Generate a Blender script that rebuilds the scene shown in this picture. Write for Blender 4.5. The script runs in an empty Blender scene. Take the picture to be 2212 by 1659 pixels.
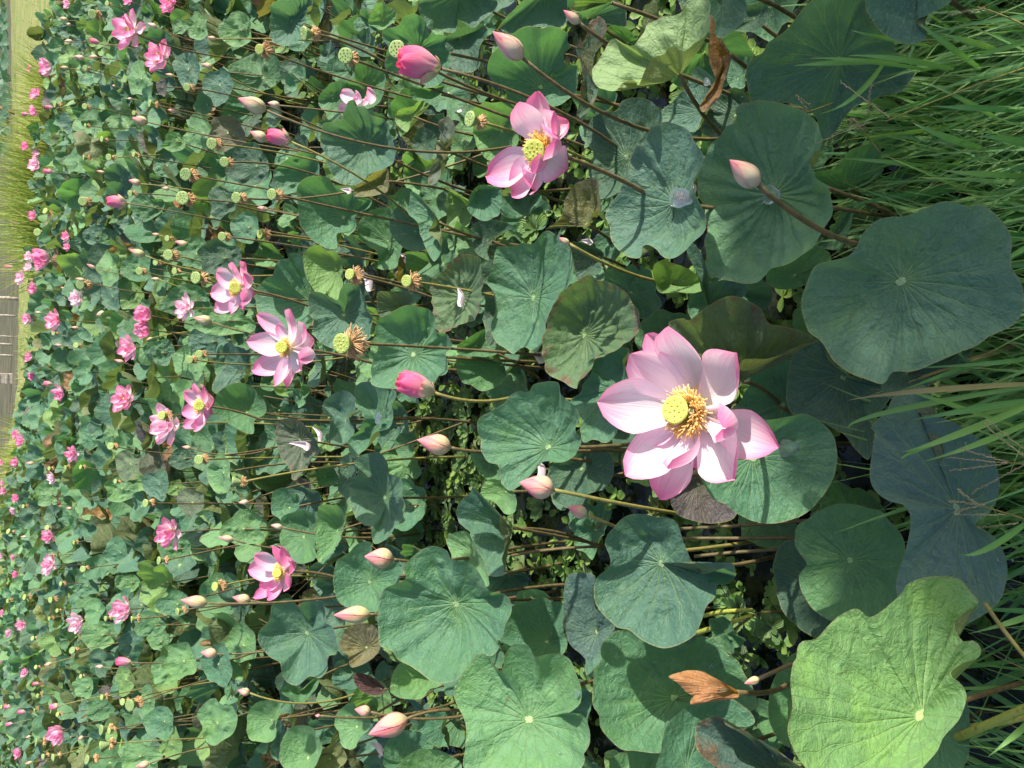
import bpy, math, random
import numpy as np
from mathutils import Vector, Matrix
rnd = random.Random(7)
nr = np.random.RandomState(11)
PI = math.pi
scene = bpy.context.scene
# ------------------------------------------------------------------ camera
CAMH = 1.65
PITCH, ROLL, FPX = math.radians(35.0), math.radians(2.9), 1662.0     # photo measured on a 2212 x 1659 frame
W0, H0 = 2212.0, 1659.0
_f = np.array([0, math.cos(PITCH), -math.sin(PITCH)])
_U = np.array([0, math.sin(PITCH), math.cos(PITCH)])
_R = np.array([1.0, 0, 0])
EX = math.cos(ROLL)*(-_U) + math.sin(ROLL)*_R
EY = math.cos(ROLL)*_R + math.sin(ROLL)*_U
CAM = np.array([0.0, 0.0, CAMH])
cd = bpy.data.cameras.new('camera'); cam = bpy.data.objects.new('camera', cd)
scene.collection.objects.link(cam)
m = Matrix(((EX[0], EY[0], -_f[0], 0), (EX[1], EY[1], -_f[1], 0), (EX[2], EY[2], -_f[2], CAMH), (0, 0, 0, 1)))
cam.matrix_world = m
cd.sensor_width = 36.0; cd.lens = 36.0*FPX/W0; cd.clip_start = 0.02; cd.clip_end = 2000.0
scene.camera = cam
# ------------------------------------------------------------------ light
SUN_EL, SUN_AZ = math.radians(36), math.radians(-13)      # azimuth of the sun measured from +X towards +Y
sdir = np.array([math.cos(SUN_EL)*math.cos(SUN_AZ), math.cos(SUN_EL)*math.sin(SUN_AZ), math.sin(SUN_EL)])
w = bpy.data.worlds.new("World"); scene.world = w; w.use_nodes = True
nt = w.node_tree; bg = nt.nodes['Background']
sky = nt.nodes.new('ShaderNodeTexSky'); sky.sky_type = 'NISHITA'; sky.sun_disc = False
sky.sun_elevation = SUN_EL; sky.sun_rotation = math.atan2(sdir[0], sdir[1])
sky.air_density = 1.2; sky.dust_density = 2.5
nt.links.new(sky.outputs[0], bg.inputs[0]); bg.inputs[1].default_value = 0.125
sl = bpy.data.lights.new('sun', 'SUN'); sl.energy = 5.0; sl.angle = math.radians(0.6); sl.color = (1.0, 0.93, 0.79)
so = bpy.data.objects.new('sun', sl); scene.collection.objects.link(so)
so.rotation_euler = Vector(sdir).to_track_quat('Z', 'Y').to_euler()
so.location = (6, -1, 6)
vs = scene.view_settings; vs.view_transform = 'Standard'; vs.look = 'None'; vs.exposure = 0.78; vs.gamma = 1
vs.use_curve_mapping = False
scene.cycles.max_bounces = 6; scene.cycles.transparent_max_bounces = 4
# ------------------------------------------------------------------ helpers
COL = scene.collection
def ray(px, py):
    return _f + (px-W0/2)/FPX*EX - (py-H0/2)/FPX*EY
def g(px, py, z):
    """point of height z seen at a point of the photograph"""
    d = ray(px, py); t = (z-CAMH)/d[2]
    return CAM + d*t
def gpl(px, py, P0, n):
    d = ray(px, py); t = np.dot(P0-CAM, n)/np.dot(d, n)
    return CAM + d*t
def proj(P):
    v = np.asarray(P)-CAM
    z = v @ _f
    return W0/2 + FPX*(v @ EX)/z, H0/2 - FPX*(v @ EY)/z
def nrm(v):
    v = np.asarray(v, float); l = np.linalg.norm(v); return v/l if l > 1e-9 else v
def mesh_obj(name, V, F, mat, parent=None, uv=None, col=None, smooth=True):
    me = bpy.data.meshes.new(name)
    V = np.asarray(V, float)
    me.from_pydata(V.tolist(), [], F if isinstance(F, list) else F.tolist())
    me.materials.append(mat)
    if smooth: me.polygons.foreach_set('use_smooth', [True]*len(me.polygons))
    if uv is not None:
        l = me.uv_layers.new(name='uv'); li = np.empty(len(me.loops), int); me.loops.foreach_get('vertex_index', li)
        l.data.foreach_set('uv', np.asarray(uv, float)[li].ravel())
    if col is not None:
        a = me.color_attributes.new('tint', 'FLOAT_COLOR', 'POINT'); a.data.foreach_set('color', np.asarray(col, float).ravel())
    me.update()
    o = bpy.data.objects.new(name, me); COL.objects.link(o)
    if parent is not None: o.parent = parent
    return o
def tag(o, label=None, cat=None, group=None, kind=None):
    if label: o['label'] = label
    if cat: o['category'] = cat
    if group: o['group'] = group
    if kind: o['kind'] = kind
    return o
def empty(name, loc):
    o = bpy.data.objects.new(name, None); COL.objects.link(o); o.location = tuple(loc); o.empty_display_size = 0.05
    return o
def copy_tree(o, parent=None):
    c = o.copy(); COL.objects.link(c)
    if parent is not None: c.parent = parent
    for ch in o.children: copy_tree(ch, c)
    return c
def cr_closed(P, n):
    """n points along a closed smooth curve through P (k x 3), evenly by arc length"""
    P = np.asarray(P, float); k = len(P); out = []
    for i in range(k):
        p0, p1, p2, p3 = P[i-1], P[i], P[(i+1) % k], P[(i+2) % k]
        for s in np.linspace(0, 1, 12, endpoint=False):
            out.append(.5*((2*p1)+(-p0+p2)*s+(2*p0-5*p1+4*p2-p3)*s*s*.85+(-p0+3*p1-3*p2+p3)*s**3*.85) if False else
                       .5*((2*p1)+(-p0+p2)*s+(2*p0-5*p1+4*p2-p3)*s*s+(-p0+3*p1-3*p2+p3)*s**3))
    out = np.array(out); q = np.vstack([out, out[:1]])
    d = np.r_[0, np.cumsum(np.linalg.norm(np.diff(q, axis=0), axis=1))]
    t = np.linspace(0, d[-1], n, endpoint=False)
    return np.stack([np.interp(t, d, q[:, i]) for i in range(3)], 1)
def tube(P, r0, r1, n=6, cap=True):
    """verts, faces, uv of a tapered tube along points"""
    P = np.asarray(P, float); k = len(P); V = []; UV = []
    for i in range(k):
        t = nrm(P[min(i+1, k-1)]-P[max(i-1, 0)])
        a = nrm(np.cross(t, [0.31, 0.95, 0.05])); b = np.cross(t, a); r = r0+(r1-r0)*i/(k-1)
        for j in range(n):
            an = 2*PI*j/n; V.append(P[i]+r*(math.cos(an)*a+math.sin(an)*b)); UV.append((j/n, i/(k-1)))
    F = [[i*n+j, i*n+(j+1) % n, (i+1)*n+(j+1) % n, (i+1)*n+j] for i in range(k-1) for j in range(n)]
    if cap: F += [list(range(n))[::-1], [(k-1)*n+j for j in range(n)]]
    return np.array(V), F, UV
def bez(a, b, c, n=10):
    t = np.linspace(0, 1, n)[:, None]
    return (1-t)**2*np.asarray(a)+2*t*(1-t)*np.asarray(b)+t*t*np.asarray(c)
class MB:
    def __init__(s): s.V = []; s.F = []; s.UV = []; s.C = []; s.n = 0
    def add(s, V, F, uv=None, c=None):
        V = np.asarray(V, float); s.V.append(V); s.F += [[i+s.n for i in f] for f in F]
        s.UV.append(np.asarray(uv, float) if uv is not None else np.zeros((len(V), 2)))
        s.C.append(np.tile(np.array(c if c is not None else (1, 1, 1, 1), float), (len(V), 1)))
        s.n += len(V); return s
    def obj(s, name, mat, parent=None, smooth=True):
        return mesh_obj(name, np.vstack(s.V), s.F, mat, parent, np.vstack(s.UV), np.vstack(s.C), smooth)
# ------------------------------------------------------------------ materials
class NT:
    def __init__(s, name):
        s.m = bpy.data.materials.new(name); s.m.use_nodes = True; s.t = s.m.node_tree; s.t.nodes.clear()
    def n(s, ty, **kw):
        x = s.t.nodes.new(ty)
        for k, v in kw.items():
            if k.startswith('i_'): 
                key = k[2:]; key = int(key) if key.isdigit() else key
                s.put(x.inputs[key], v)
            else: setattr(x, k, v)
        return x
    def put(s, inp, v):
        if hasattr(v, 'is_output') or isinstance(v, bpy.types.NodeSocket): s.t.links.new(v, inp)
        else: inp.default_value = v
    def math(s, op, a, b=0.0, c=None, clamp=False):
        x = s.t.nodes.new('ShaderNodeMath'); x.operation = op; x.use_clamp = clamp
        s.put(x.inputs[0], a); s.put(x.inputs[1], b)
        if c is not None: s.put(x.inputs[2], c)
        return x.outputs[0]
    def mix(s, f, a, b, mode='MIX'):
        x = s.t.nodes.new('ShaderNodeMix'); x.data_type = 'RGBA'; x.blend_type = mode
        s.put(x.inputs[0], f); s.put(x.inputs[6], a); s.put(x.inputs[7], b); return x.outputs[2]
    def ramp(s, v, lo, hi, a=0.0, b=1.0):
        x = s.t.nodes.new('ShaderNodeMapRange'); x.clamp = True; x.interpolation_type = 'SMOOTHSTEP'
        s.put(x.inputs[0], v); x.inputs[1].default_value = lo; x.inputs[2].default_value = hi
        x.inputs[3].default_value = a; x.inputs[4].default_value = b; return x.outputs[0]
    def noise(s, vec, scale, detail=3, rough=.55, dist=0.0):
        x = s.n('ShaderNodeTexNoise'); x.inputs['Scale'].default_value = scale; x.inputs['Detail'].default_value = detail
        x.inputs['Roughness'].default_value = rough; x.inputs['Distortion'].default_value = dist
        if vec is not None: s.t.links.new(vec, x.inputs['Vector'])
        return x.outputs[0]
    def out(s, sh): s.t.links.new(sh, s.n('ShaderNodeOutputMaterial').inputs[0]); return s.m
def c4(*a): return (a[0], a[1], a[2], 1.0)
def leaf_material(name, src, nv=21):
    k = NT(name)
    uvn = k.n('ShaderNodeUVMap'); uvn.uv_map = 'uv'; sep = k.n('ShaderNodeSeparateXYZ', i_0=uvn.outputs[0])
    u, t = sep.outputs[0], sep.outputs[1]
    if src == 'object':
        oi = k.n('ShaderNodeObjectInfo'); tint, wear, rid = oi.outputs['Color'], oi.outputs['Alpha'], oi.outputs['Random']
    else:
        at = k.n('ShaderNodeAttribute'); at.attribute_name = 'tint'; tint, wear = at.outputs['Color'], at.outputs['Alpha']; rid = 0.3
    geo = k.n('ShaderNodeNewGeometry')
    pos = k.n('ShaderNodeTexCoord').outputs['Object'] if src == 'object' else geo.outputs['Position']
    n_lo = k.noise(geo.outputs['Position'], 9, 3); n_mid = k.noise(geo.outputs['Position'], 34, 5, .62, .4); n_hi = k.noise(geo.outputs['Position'], 170, 5, .7)
    # veins
    un = k.math('ADD', k.math('MULTIPLY', u, nv), k.math('MULTIPLY', k.math('SUBTRACT', n_lo, .5), .9))
    f = k.math('ABSOLUTE', k.math('SUBTRACT', k.math('FRACT', un), .5))
    sp = k.math('MULTIPLY', k.math('MAXIMUM', k.math('SUBTRACT', t, .52), 0.0), .62)
    d = k.math('MULTIPLY', k.math('ABSOLUTE', k.math('SUBTRACT', f, sp)), k.math('MULTIPLY', t, 6.2832/nv))
    wv = k.math('SUBTRACT', .0125, k.math('MULTIPLY', t, .0085))
    vein = k.math('SUBTRACT', 1.0, k.math('DIVIDE', d, wv), clamp=True)
    vein = k.math('MULTIPLY', vein, k.ramp(t, .05, .09), clamp=True)
    furrow = k.math('MULTIPLY', k.math('SUBTRACT', .5, k.math('ABSOLUTE', k.math('SUBTRACT', f, .22))), k.ramp(t, .02, .5))
    warm = k.mix(1.0, tint, c4(1.35, 1.25, .60), 'MULTIPLY')
    base = k.mix(k.ramp(n_lo, .45, .72, 0, .5), tint, warm)
    base = k.mix(k.ramp(n_mid, .35, .75, .0, .35), base, k.mix(1.0, tint, c4(.62, .70, .82), 'MULTIPLY'))
    base = k.mix(k.ramp(n_hi, .42, .78, .02, .22), base, c4(.20, .36, .27))
    base = k.mix(k.math('MULTIPLY', vein, k.ramp(t, .1, .9, .55, .34)), base, c4(.27, .40, .12))
    base = k.mix(k.ramp(t, .046, .060, 1, 0), base, k.mix(.5, k.mix(1.0, tint, c4(2.2, 1.9, 1.6), 'MULTIPLY'), c4(.50, .62, .30)))
    spk = k.noise(geo.outputs['Position'], 75, 2, .5)
    base = k.mix(k.ramp(spk, .735, .77, 0, .7), base, c4(.14, .10, .04))
    # wear, brown margins
    wm = k.math('ADD', k.math('ADD', n_mid, k.math('MULTIPLY', k.math('POWER', t, 4.0), .30)), k.math('MULTIPLY', wear, .75))
    wmask = k.math('MULTIPLY', k.ramp(wm, .94, 1.16), k.ramp(wear, .06, .2))
    base = k.mix(wmask, base, k.mix(n_hi, c4(.050, .030, .030), c4(.22, .14, .075)))
    rim = k.ramp(t, .982, .995)
    base = k.mix(k.math('MULTIPLY', rim, .6), base, k.mix(n_mid, c4(.24, .34, .14), c4(.20, .13, .07)))
    under = k.mix(.72, tint, k.mix(n_lo, c4(.13, .19, .06), c4(.18, .14, .05)))
    under = k.mix(k.math('MULTIPLY', vein, .6), under, c4(.36, .42, .16))
    under = k.mix(k.math('MULTIPLY', k.ramp(n_hi, .45, .7), .35), under, c4(.10, .08, .03))
    bf = geo.outputs['Backfacing']
    col = k.mix(bf, base, under)
    h = k.math('ADD', k.math('MULTIPLY', n_mid, .0155), k.math('MULTIPLY', n_hi, .0022))
    h = k.math('ADD', h, k.math('MULTIPLY', furrow, .0035)); h = k.math('SUBTRACT', h, k.math('MULTIPLY', vein, .0012))
    bp = k.n('ShaderNodeBump', i_Strength=.85, i_Distance=1.0, i_Height=h)
    pr = k.n('ShaderNodeBsdfPrincipled'); k.put(pr.inputs['Base Color'], col); pr.inputs['Roughness'].default_value = .50
    pr.inputs['Specular IOR Level'].default_value = .50; pr.inputs['Sheen Weight'].default_value = .10; pr.inputs['Sheen Roughness'].default_value = .5
    pr.inputs['Sheen Tint'].default_value = (.72, .92, 1, 1)
    k.put(pr.inputs['Normal'], bp.outputs[0])
    tr = k.n('ShaderNodeBsdfTranslucent'); k.put(tr.inputs['Color'], k.mix(1.0, col, k.mix(bf, c4(1.9, 1.9, .75), c4(1.25, 1.45, .8)), 'MULTIPLY'))
    ms = k.n('ShaderNodeMixShader'); ms.inputs[0].default_value = .30
    k.t.links.new(pr.outputs[0], ms.inputs[1]); k.t.links.new(tr.outputs[0], ms.inputs[2])
    return k.out(ms.outputs[0])
M_LEAF = leaf_material('lotus_leaf_surface', 'object')
M_LEAFMASS = leaf_material('lotus_leaf_mass_surface', 'attr')
def simple(name, col, col2=None, scale=40, rough=.6, spec=.35, trans=0.0, bump=0.0, tcol=None, src='Object', det=3, lo=.35, hi=.65):
    k = NT(name); co = k.n('ShaderNodeTexCoord').outputs['Object'] if src == 'Object' else k.n('ShaderNodeNewGeometry').outputs['Position']
    ns = k.noise(co, scale, det)
    c = k.mix(k.ramp(ns, lo, hi), c4(*col), c4(*(col2 or col)))
    pr = k.n('ShaderNodeBsdfPrincipled'); k.put(pr.inputs['Base Color'], c); pr.inputs['Roughness'].default_value = rough
    pr.inputs['Specular IOR Level'].default_value = spec
    if bump: k.put(pr.inputs['Normal'], k.n('ShaderNodeBump', i_Strength=.8, i_Distance=bump, i_Height=k.noise(co, scale*3, 4)).outputs[0])
    if trans:
        tr = k.n('ShaderNodeBsdfTranslucent'); k.put(tr.inputs['Color'], c4(*(tcol or col)))
        ms = k.n('ShaderNodeMixShader'); ms.inputs[0].default_value = trans
        k.t.links.new(pr.outputs[0], ms.inputs[1]); k.t.links.new(tr.outputs[0], ms.inputs[2]); return k.out(ms.outputs[0])
    return k.out(pr.outputs[0])
def petal_material(name, bud=False):
    k = NT(name)
    uvn = k.n('ShaderNodeUVMap'); uvn.uv_map = 'uv'; sep = k.n('ShaderNodeSeparateXYZ', i_0=uvn.outputs[0]); u, v = sep.outputs[0], sep.outputs[1]
    oi = k.n('ShaderNodeObjectInfo'); tc = oi.outputs['Color']; pk = k.n('ShaderNodeSeparateColor', i_0=tc)
    pink, green = pk.outputs[0], pk.outputs[1]
    st = k.n('ShaderNodeMapping'); st.inputs['Scale'].default_value = (26, 1.2, 1); k.t.links.new(uvn.outputs[0], st.inputs[0])
    stripe = k.noise(st.outputs[0], 1.6, 3, .6)
    edge = k.math('ABSOLUTE', k.math('MULTIPLY', k.math('SUBTRACT', u, .5), 2.0))
    a = k.math('ADD', k.math('POWER', v, 2.2), k.math('MULTIPLY', k.math('POWER', edge, 3.0), .35))
    a = k.math('ADD', a, k.math('MULTIPLY', k.math('SUBTRACT', stripe, .5), .5))
    bf = k.n('ShaderNodeNewGeometry').outputs['Backfacing']
    if bud:
        a = k.math('ADD', k.math('MULTIPLY', a, .75), k.math('MULTIPLY', k.math('SUBTRACT', pink, .5), .9), clamp=True)
        c = k.mix(k.ramp(a, .0, .62), k.mix(green, c4(.66, .52, .42), c4(.50, .55, .24)), c4(.85, .25, .29))
        c = k.mix(k.ramp(stripe, .45, .75, 0, .25), c, c4(.45, .16, .24))
    else:
        a = k.math('ADD', k.math('MULTIPLY', a, .8), k.math('MULTIPLY', k.math('SUBTRACT', pink, .5), 1.1), clamp=True)
        a = k.math('ADD', a, k.math('MULTIPLY', bf, .16))
        c = k.mix(k.ramp(a, .0, 1.0), c4(.94, .81, .88), c4(.92, .20, .46))
        c = k.mix(k.ramp(v, .0, .22, .55, 0), c, c4(.90, .88, .60))
        c = k.mix(k.math('MULTIPLY', k.ramp(stripe, .50, .72, 0, .42), k.ramp(v, .15, .7)), c, c4(.84, .22, .50))
        c = k.mix(k.math('MULTIPLY', green, k.ramp(v, .0, .55, .25, 1)), c, c4(.95, .035, .13))
    pr = k.n('ShaderNodeBsdfPrincipled'); k.put(pr.inputs['Base Color'], c); pr.inputs['Roughness'].default_value = .55
    pr.inputs['Specular IOR Level'].default_value = .3; pr.inputs['Sheen Weight'].default_value = .15
    k.put(pr.inputs['Normal'], k.n('ShaderNodeBump', i_Strength=.5, i_Distance=.0025, i_Height=stripe).outputs[0])
    tr = k.n('ShaderNodeBsdfTranslucent'); k.put(tr.inputs['Color'], c)
    ms = k.n('ShaderNodeMixShader'); ms.inputs[0].default_value = .14 if bud else .42
    k.t.links.new(pr.outputs[0], ms.inputs[1]); k.t.links.new(tr.outputs[0], ms.inputs[2])
    return k.out(ms.outputs[0])
M_PETAL = petal_material('lotus_petal'); M_BUD = petal_material('lotus_bud_skin', True)
M_STALK = simple('stalk_brown', (.085, .075, .030), (.15, .105, .048), 60, .6, .35, bump=.0015)
M_STALKG = simple('stalk_green', (.16, .17, .045), (.24, .20, .06), 60, .6, .35, bump=.0015)
M_POD = simple('pod_green', (.26, .38, .13), (.36, .46, .18), 120, .6, .35, trans=.1, tcol=(.4, .5, .1))
M_POD2 = simple('pod_dark_green', (.17, .25, .10), (.22, .32, .13), 120, .6, .35)
M_POD3 = simple('pod_lime', (.27, .38, .11), (.36, .45, .14), 120, .6, .35, trans=.1, tcol=(.5, .6, .1))
M_PODY = simple('receptacle_yellow', (.50, .60, .12), (.58, .64, .16), 90, .6, .3, trans=.15, tcol=(.7, .7, .1))
M_SEED = simple('seed_dot', (.58, .52, .06), (.62, .50, .07), 200, .55)
M_SEEDG = simple('seed_green', (.13, .22, .06), (.20, .30, .09), 200, .55)
M_STAMEN = simple('stamen_orange', (1.0, .66, .18), (1.0, .90, .58), 300, .6, .3, trans=.5, tcol=(1.0, .72, .2))
M_DRY = simple('dried_stamens', (.48, .27, .13), (.66, .45, .25), 300, .8, .2)
M_WHITEPETAL = simple('fallen_petal', (.62, .52, .60), (.70, .60, .62), 30, .6, .3, trans=.3, tcol=(.7, .6, .6))
M_LETT = NT('water_lettuce')
def lett():
    k = M_LETT; uvn = k.n('ShaderNodeUVMap'); uvn.uv_map = 'uv'; sep = k.n('ShaderNodeSeparateXYZ', i_0=uvn.outputs[0]); u, v = sep.outputs[0], sep.outputs[1]
    rb = k.math('ABSOLUTE', k.math('SINE', k.math('MULTIPLY', u, 22.0)))
    oi = k.n('ShaderNodeObjectInfo')
    ns = k.noise(k.n('ShaderNodeNewGeometry').outputs['Position'], 25, 3)
    c = k.mix(k.ramp(ns, .4, .7), c4(.10, .22, .06), c4(.20, .33, .08))
    c = k.mix(k.ramp(oi.outputs['Random'], .88, 1.0, 0, .7), c, c4(.28, .27, .07))
    c = k.mix(k.ramp(rb, .0, .35, .45, 0), c, c4(.25, .36, .14))
    pr = k.n('ShaderNodeBsdfPrincipled'); k.put(pr.inputs['Base Color'], c); pr.inputs['Roughness'].default_value = .55; pr.inputs['Sheen Weight'].default_value = .2
    k.put(pr.inputs['Normal'], k.n('ShaderNodeBump', i_Strength=.8, i_Distance=.004, i_Height=rb).outputs[0])
    tr = k.n('ShaderNodeBsdfTranslucent'); k.put(tr.inputs['Color'], k.mix(1.0, c, c4(2.0, 1.8, .8), 'MULTIPLY'))
    ms = k.n('ShaderNodeMixShader'); ms.inputs[0].default_value = .28
    k.t.links.new(pr.outputs[0], ms.inputs[1]); k.t.links.new(tr.outputs[0], ms.inputs[2]); k.out(ms.outputs[0]); return k.m
M_LETT = lett()
def grass_material(name, a, b, tc):
    k = NT(name); at = k.n('ShaderNodeAttribute'); at.attribute_name = 'tint'
    uvn = k.n('ShaderNodeUVMap'); uvn.uv_map = 'uv'; sep = k.n('ShaderNodeSeparateXYZ', i_0=uvn.outputs[0]); u, v = sep.outputs[0], sep.outputs[1]
    r = k.n('ShaderNodeSeparateColor', i_0=at.outputs['Color'])
    c = k.mix(r.outputs[0], c4(*a), c4(*b))
    c = k.mix(k.ramp(k.math('ABSOLUTE', k.math('SUBTRACT', u, .5)), .0, .10, .35, 0), c, c4(.30, .40, .14))
    c = k.mix(k.ramp(v, .82, 1.0, 0, .5), c, c4(.32, .32, .10)); c = k.mix(r.outputs[1], c, c4(.42, .34, .17))
    pr = k.n('ShaderNodeBsdfPrincipled'); k.put(pr.inputs['Base Color'], c); pr.inputs['Roughness'].default_value = .5; pr.inputs['Specular IOR Level'].default_value = .4
    tr = k.n('ShaderNodeBsdfTranslucent'); k.put(tr.inputs['Color'], k.mix(1.0, c, c4(*tc), 'MULTIPLY'))
    ms = k.n('ShaderNodeMixShader'); ms.inputs[0].default_value = .33
    k.t.links.new(pr.outputs[0], ms.inputs[1]); k.t.links.new(tr.outputs[0], ms.inputs[2]); return k.out(ms.outputs[0])
M_GRASS = grass_material('grass_blade', (.10, .27, .10), (.24, .42, .12), (1.6, 1.7, .8))
M_FARGRASS = grass_material('far_grass_blade', (.20, .30, .06), (.44, .46, .15), (1.3, 1.3, .8))
M_SPIKE = simple('grass_seed', (.30, .30, .12), (.42, .30, .22), 300, .7)
M_WATER = NT('pond_water')
def watermat():
    k = M_WATER; p = k.n('ShaderNodeNewGeometry').outputs['Position']
    c = k.mix(k.ramp(k.noise(p, 14, 4), .5, .7), c4(.006, .010, .008), c4(.03, .03, .016))
    pr = k.n('ShaderNodeBsdfPrincipled'); k.put(pr.inputs['Base Color'], c)
    k.put(pr.inputs['Roughness'], k.ramp(k.noise(p, 10, 3), .52, .66, .04, .5)); pr.inputs['IOR'].default_value = 1.4
    k.put(pr.inputs['Normal'], k.n('ShaderNodeBump', i_Strength=.35, i_Distance=.02, i_Height=k.noise(p, 12, 3)).outputs[0])
    return k.out(pr.outputs[0])
M_WATER = watermat()
M_SOIL = simple('bank_soil', (.035, .032, .018), (.07, .06, .03), 12, .9, .2, bump=.02, src='pos')
M_FARBANK = simple('far_bank_turf', (.15, .21, .05), (.28, .26, .11), 1.1, .9, .2, bump=.05, src='pos', det=6)
# ------------------------------------------------------------------ unseen tree added beside and behind us, crown shaped to shade the nearest leaves
def added_shade_tree():
    gp = np.array([1.02, -.56, 0.0]); c = gp+sdir*6.6; base = np.array([c[0]+.3, c[1]-.4, .1]); root = empty('added_shade_tree', base)
    k = NT('bark'); pr = k.n('ShaderNodeBsdfPrincipled'); k.put(pr.inputs['Base Color'], k.mix(k.noise(k.n('ShaderNodeTexCoord').outputs['Object'], 8, 4), c4(.09, .065, .045), c4(.19, .15, .11))); pr.inputs['Roughness'].default_value = .9; MB_ = k.out(pr.outputs[0])
    mb = MB(); top = c-base
    V, F, UV = tube(bez(np.array([0, 0, -.3]), np.array([.2, -.1, top[2]*.5]), top*np.array([.8, .8, .86]), 10), .16, .07, 10); mb.add(V, F, UV); tips = []
    # local frame across the sun direction
    s = nrm(np.cross(sdir, [0, 0, 1])); t = np.cross(s, sdir)
    for i in range(16):
        a = rnd.uniform(0, 6.28); q = math.sqrt(rnd.random()); p1 = top+s*math.cos(a)*1.5*q+t*math.sin(a)*1.05*q+sdir*rnd.uniform(-.7, .7)
        p0 = top*np.array([.8, .8, rnd.uniform(.5, .86)]); V, F, UV = tube(bez(p0, (p0+p1)/2+np.array([0, 0, .25]), p1, 7), .045, .012, 6); mb.add(V, F, UV); tips.append(p1)
    mb.obj('trunk', MB_, root)
    V = []; F = []; UV = []; n = 0
    for i in range(12500):
        while True:
            a, b = rnd.uniform(-1.1, 1.1), rnd.uniform(-1.1, 1.1)
            if abs(a)**6+abs(b)**6 < 1+.15*math.sin(7*math.atan2(b, a)+1): break
        p = np.array([1.02+a*2.0, -.56+b*1.72, 0])+sdir*rnd.uniform(5.7, 7.4)-base
        if a*2.0+1.02 > -.05 and rnd.random() < .38: continue
        lump = math.sin(2.6*p[0]+1.1)*math.sin(3.1*p[1]+.4)+math.sin(3.3*p[2]+p[0]*2)
        if lump < -1.3: continue
        d = nrm([rnd.gauss(0, 1), rnd.gauss(0, 1), rnd.gauss(-.3, .7)]); sd = nrm(np.cross(d, [rnd.gauss(0, 1), rnd.gauss(0, 1), rnd.gauss(0, 1)])); l = rnd.uniform(.09, .17); w_ = l*.26
        V += [p, p+d*l*.45+sd*w_, p+d*l, p+d*l*.45-sd*w_]; F.append([n, n+1, n+2, n+3]); UV += [(.5, 0), (1, .5), (.5, 1), (0, .5)]; n += 4
    mesh_obj('crown', V, F, simple('tree_leaf', (.05, .10, .03), (.10, .16, .04), 3, .6, .3, trans=.25, tcol=(.12, .2, .03)), root, UV, smooth=False)
    tag(root, 'added unseen tree with its crown shaped to dapple the nearest leaves with shade', 'tree')
added_shade_tree()
# ------------------------------------------------------------------ setting: water, near bank, far bank
def sheet(name, P, F, mat, kind='structure'):
    return tag(mesh_obj(name, P, F, mat, smooth=False), kind=kind)
sheet('water', [(-90, -4, 0), (90, -4, 0), (90, 160, 0), (-90, 160, 0)], [[0, 1, 2, 3]], M_WATER)
sheet('ground', [(-160, -30, -.35), (160, -30, -.35), (160, 400, -.35), (-160, 400, -.35)], [[0, 1, 2, 3]], M_SOIL)
def near_edge(x):      # where the near bank meets the water, y as a function of x
    return .50 + .20*max(0, x-.1) + .05*math.sin(3*x)
def near_bank():
    V = []; F = []; nx, ny = 90, 40
    for i in range(nx+1):
        x = -4+8*i/nx
        for j in range(ny+1):
            s = j/ny; y = near_edge(x)+.08 - s*s*7
            z = -.12 + .40*(1-math.exp(-(near_edge(x)+.08-y)*2.2)) + .012*math.sin(17*x+5*y)+.01*math.sin(31*y+7*x)
            V.append((x, y, z))
    for i in range(nx):
        for j in range(ny):
            a = i*(ny+1)+j; F.append([a, a+1, a+ny+2, a+ny+1])
    tag(mesh_obj('near_bank', V, F, M_SOIL), kind='structure')
near_bank()
def bank_z(x, y):
    e = near_edge(x)+.08-y
    return -.12+.40*(1-math.exp(-max(e, 0)*2.2))
# far bank: the pond ends along a slanting line of turf
FBP = [-300, 0, 330, 660, 830, 1010, 1200, 1400, 1750]; FBX = [124, 112, 88, 80, 60, 26, -2, -24, -50]
FB = [g(x, y, .70) for x, y in zip(FBX, FBP)]
FB2 = [g(22, -300, .3), g(16, 0, .3), g(18, 330, .3), g(30, 600, .3), g(27, 830, .3), g(-6, 1010, .5), g(-26, 1200, .5), g(-50, 1400, .5), g(-76, 1700, .5)]
def far_bank():
    a = np.array(FB); b = np.array(FB2); n = 120; t = np.linspace(0, len(a)-1, n); k = np.arange(len(a))
    A = np.stack([np.interp(t, k, a[:, i]) for i in range(3)], 1); B = np.stack([np.interp(t, k, b[:, i]) for i in range(3)], 1)
    V = []; F = []; m_ = 14
    for i in range(n):
        for j in range(m_+1):
            s = j/m_; p = A[i]*(1-s)+B[i]*s
            z = -.1 + .50*math.sin(PI*min(1, max(0, s*1.02)))**.5 + .02*math.sin(i*1.7+j)
            V.append((p[0], p[1], z))
    for i in range(n-1):
        for j in range(m_):
            q = i*(m_+1)+j; F.append([q, q+1, q+m_+2, q+m_+1])
    tag(mesh_obj('far_bank', V, F, M_FARBANK), kind='structure')
    return A, B
FA, FBB = far_bank()
def in_pond(x, y):      # nearer than the far bank?
    px, py = proj((x, y, .70))
    ed = np.interp(py, FBP, FBX)
    return px > ed+2
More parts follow.
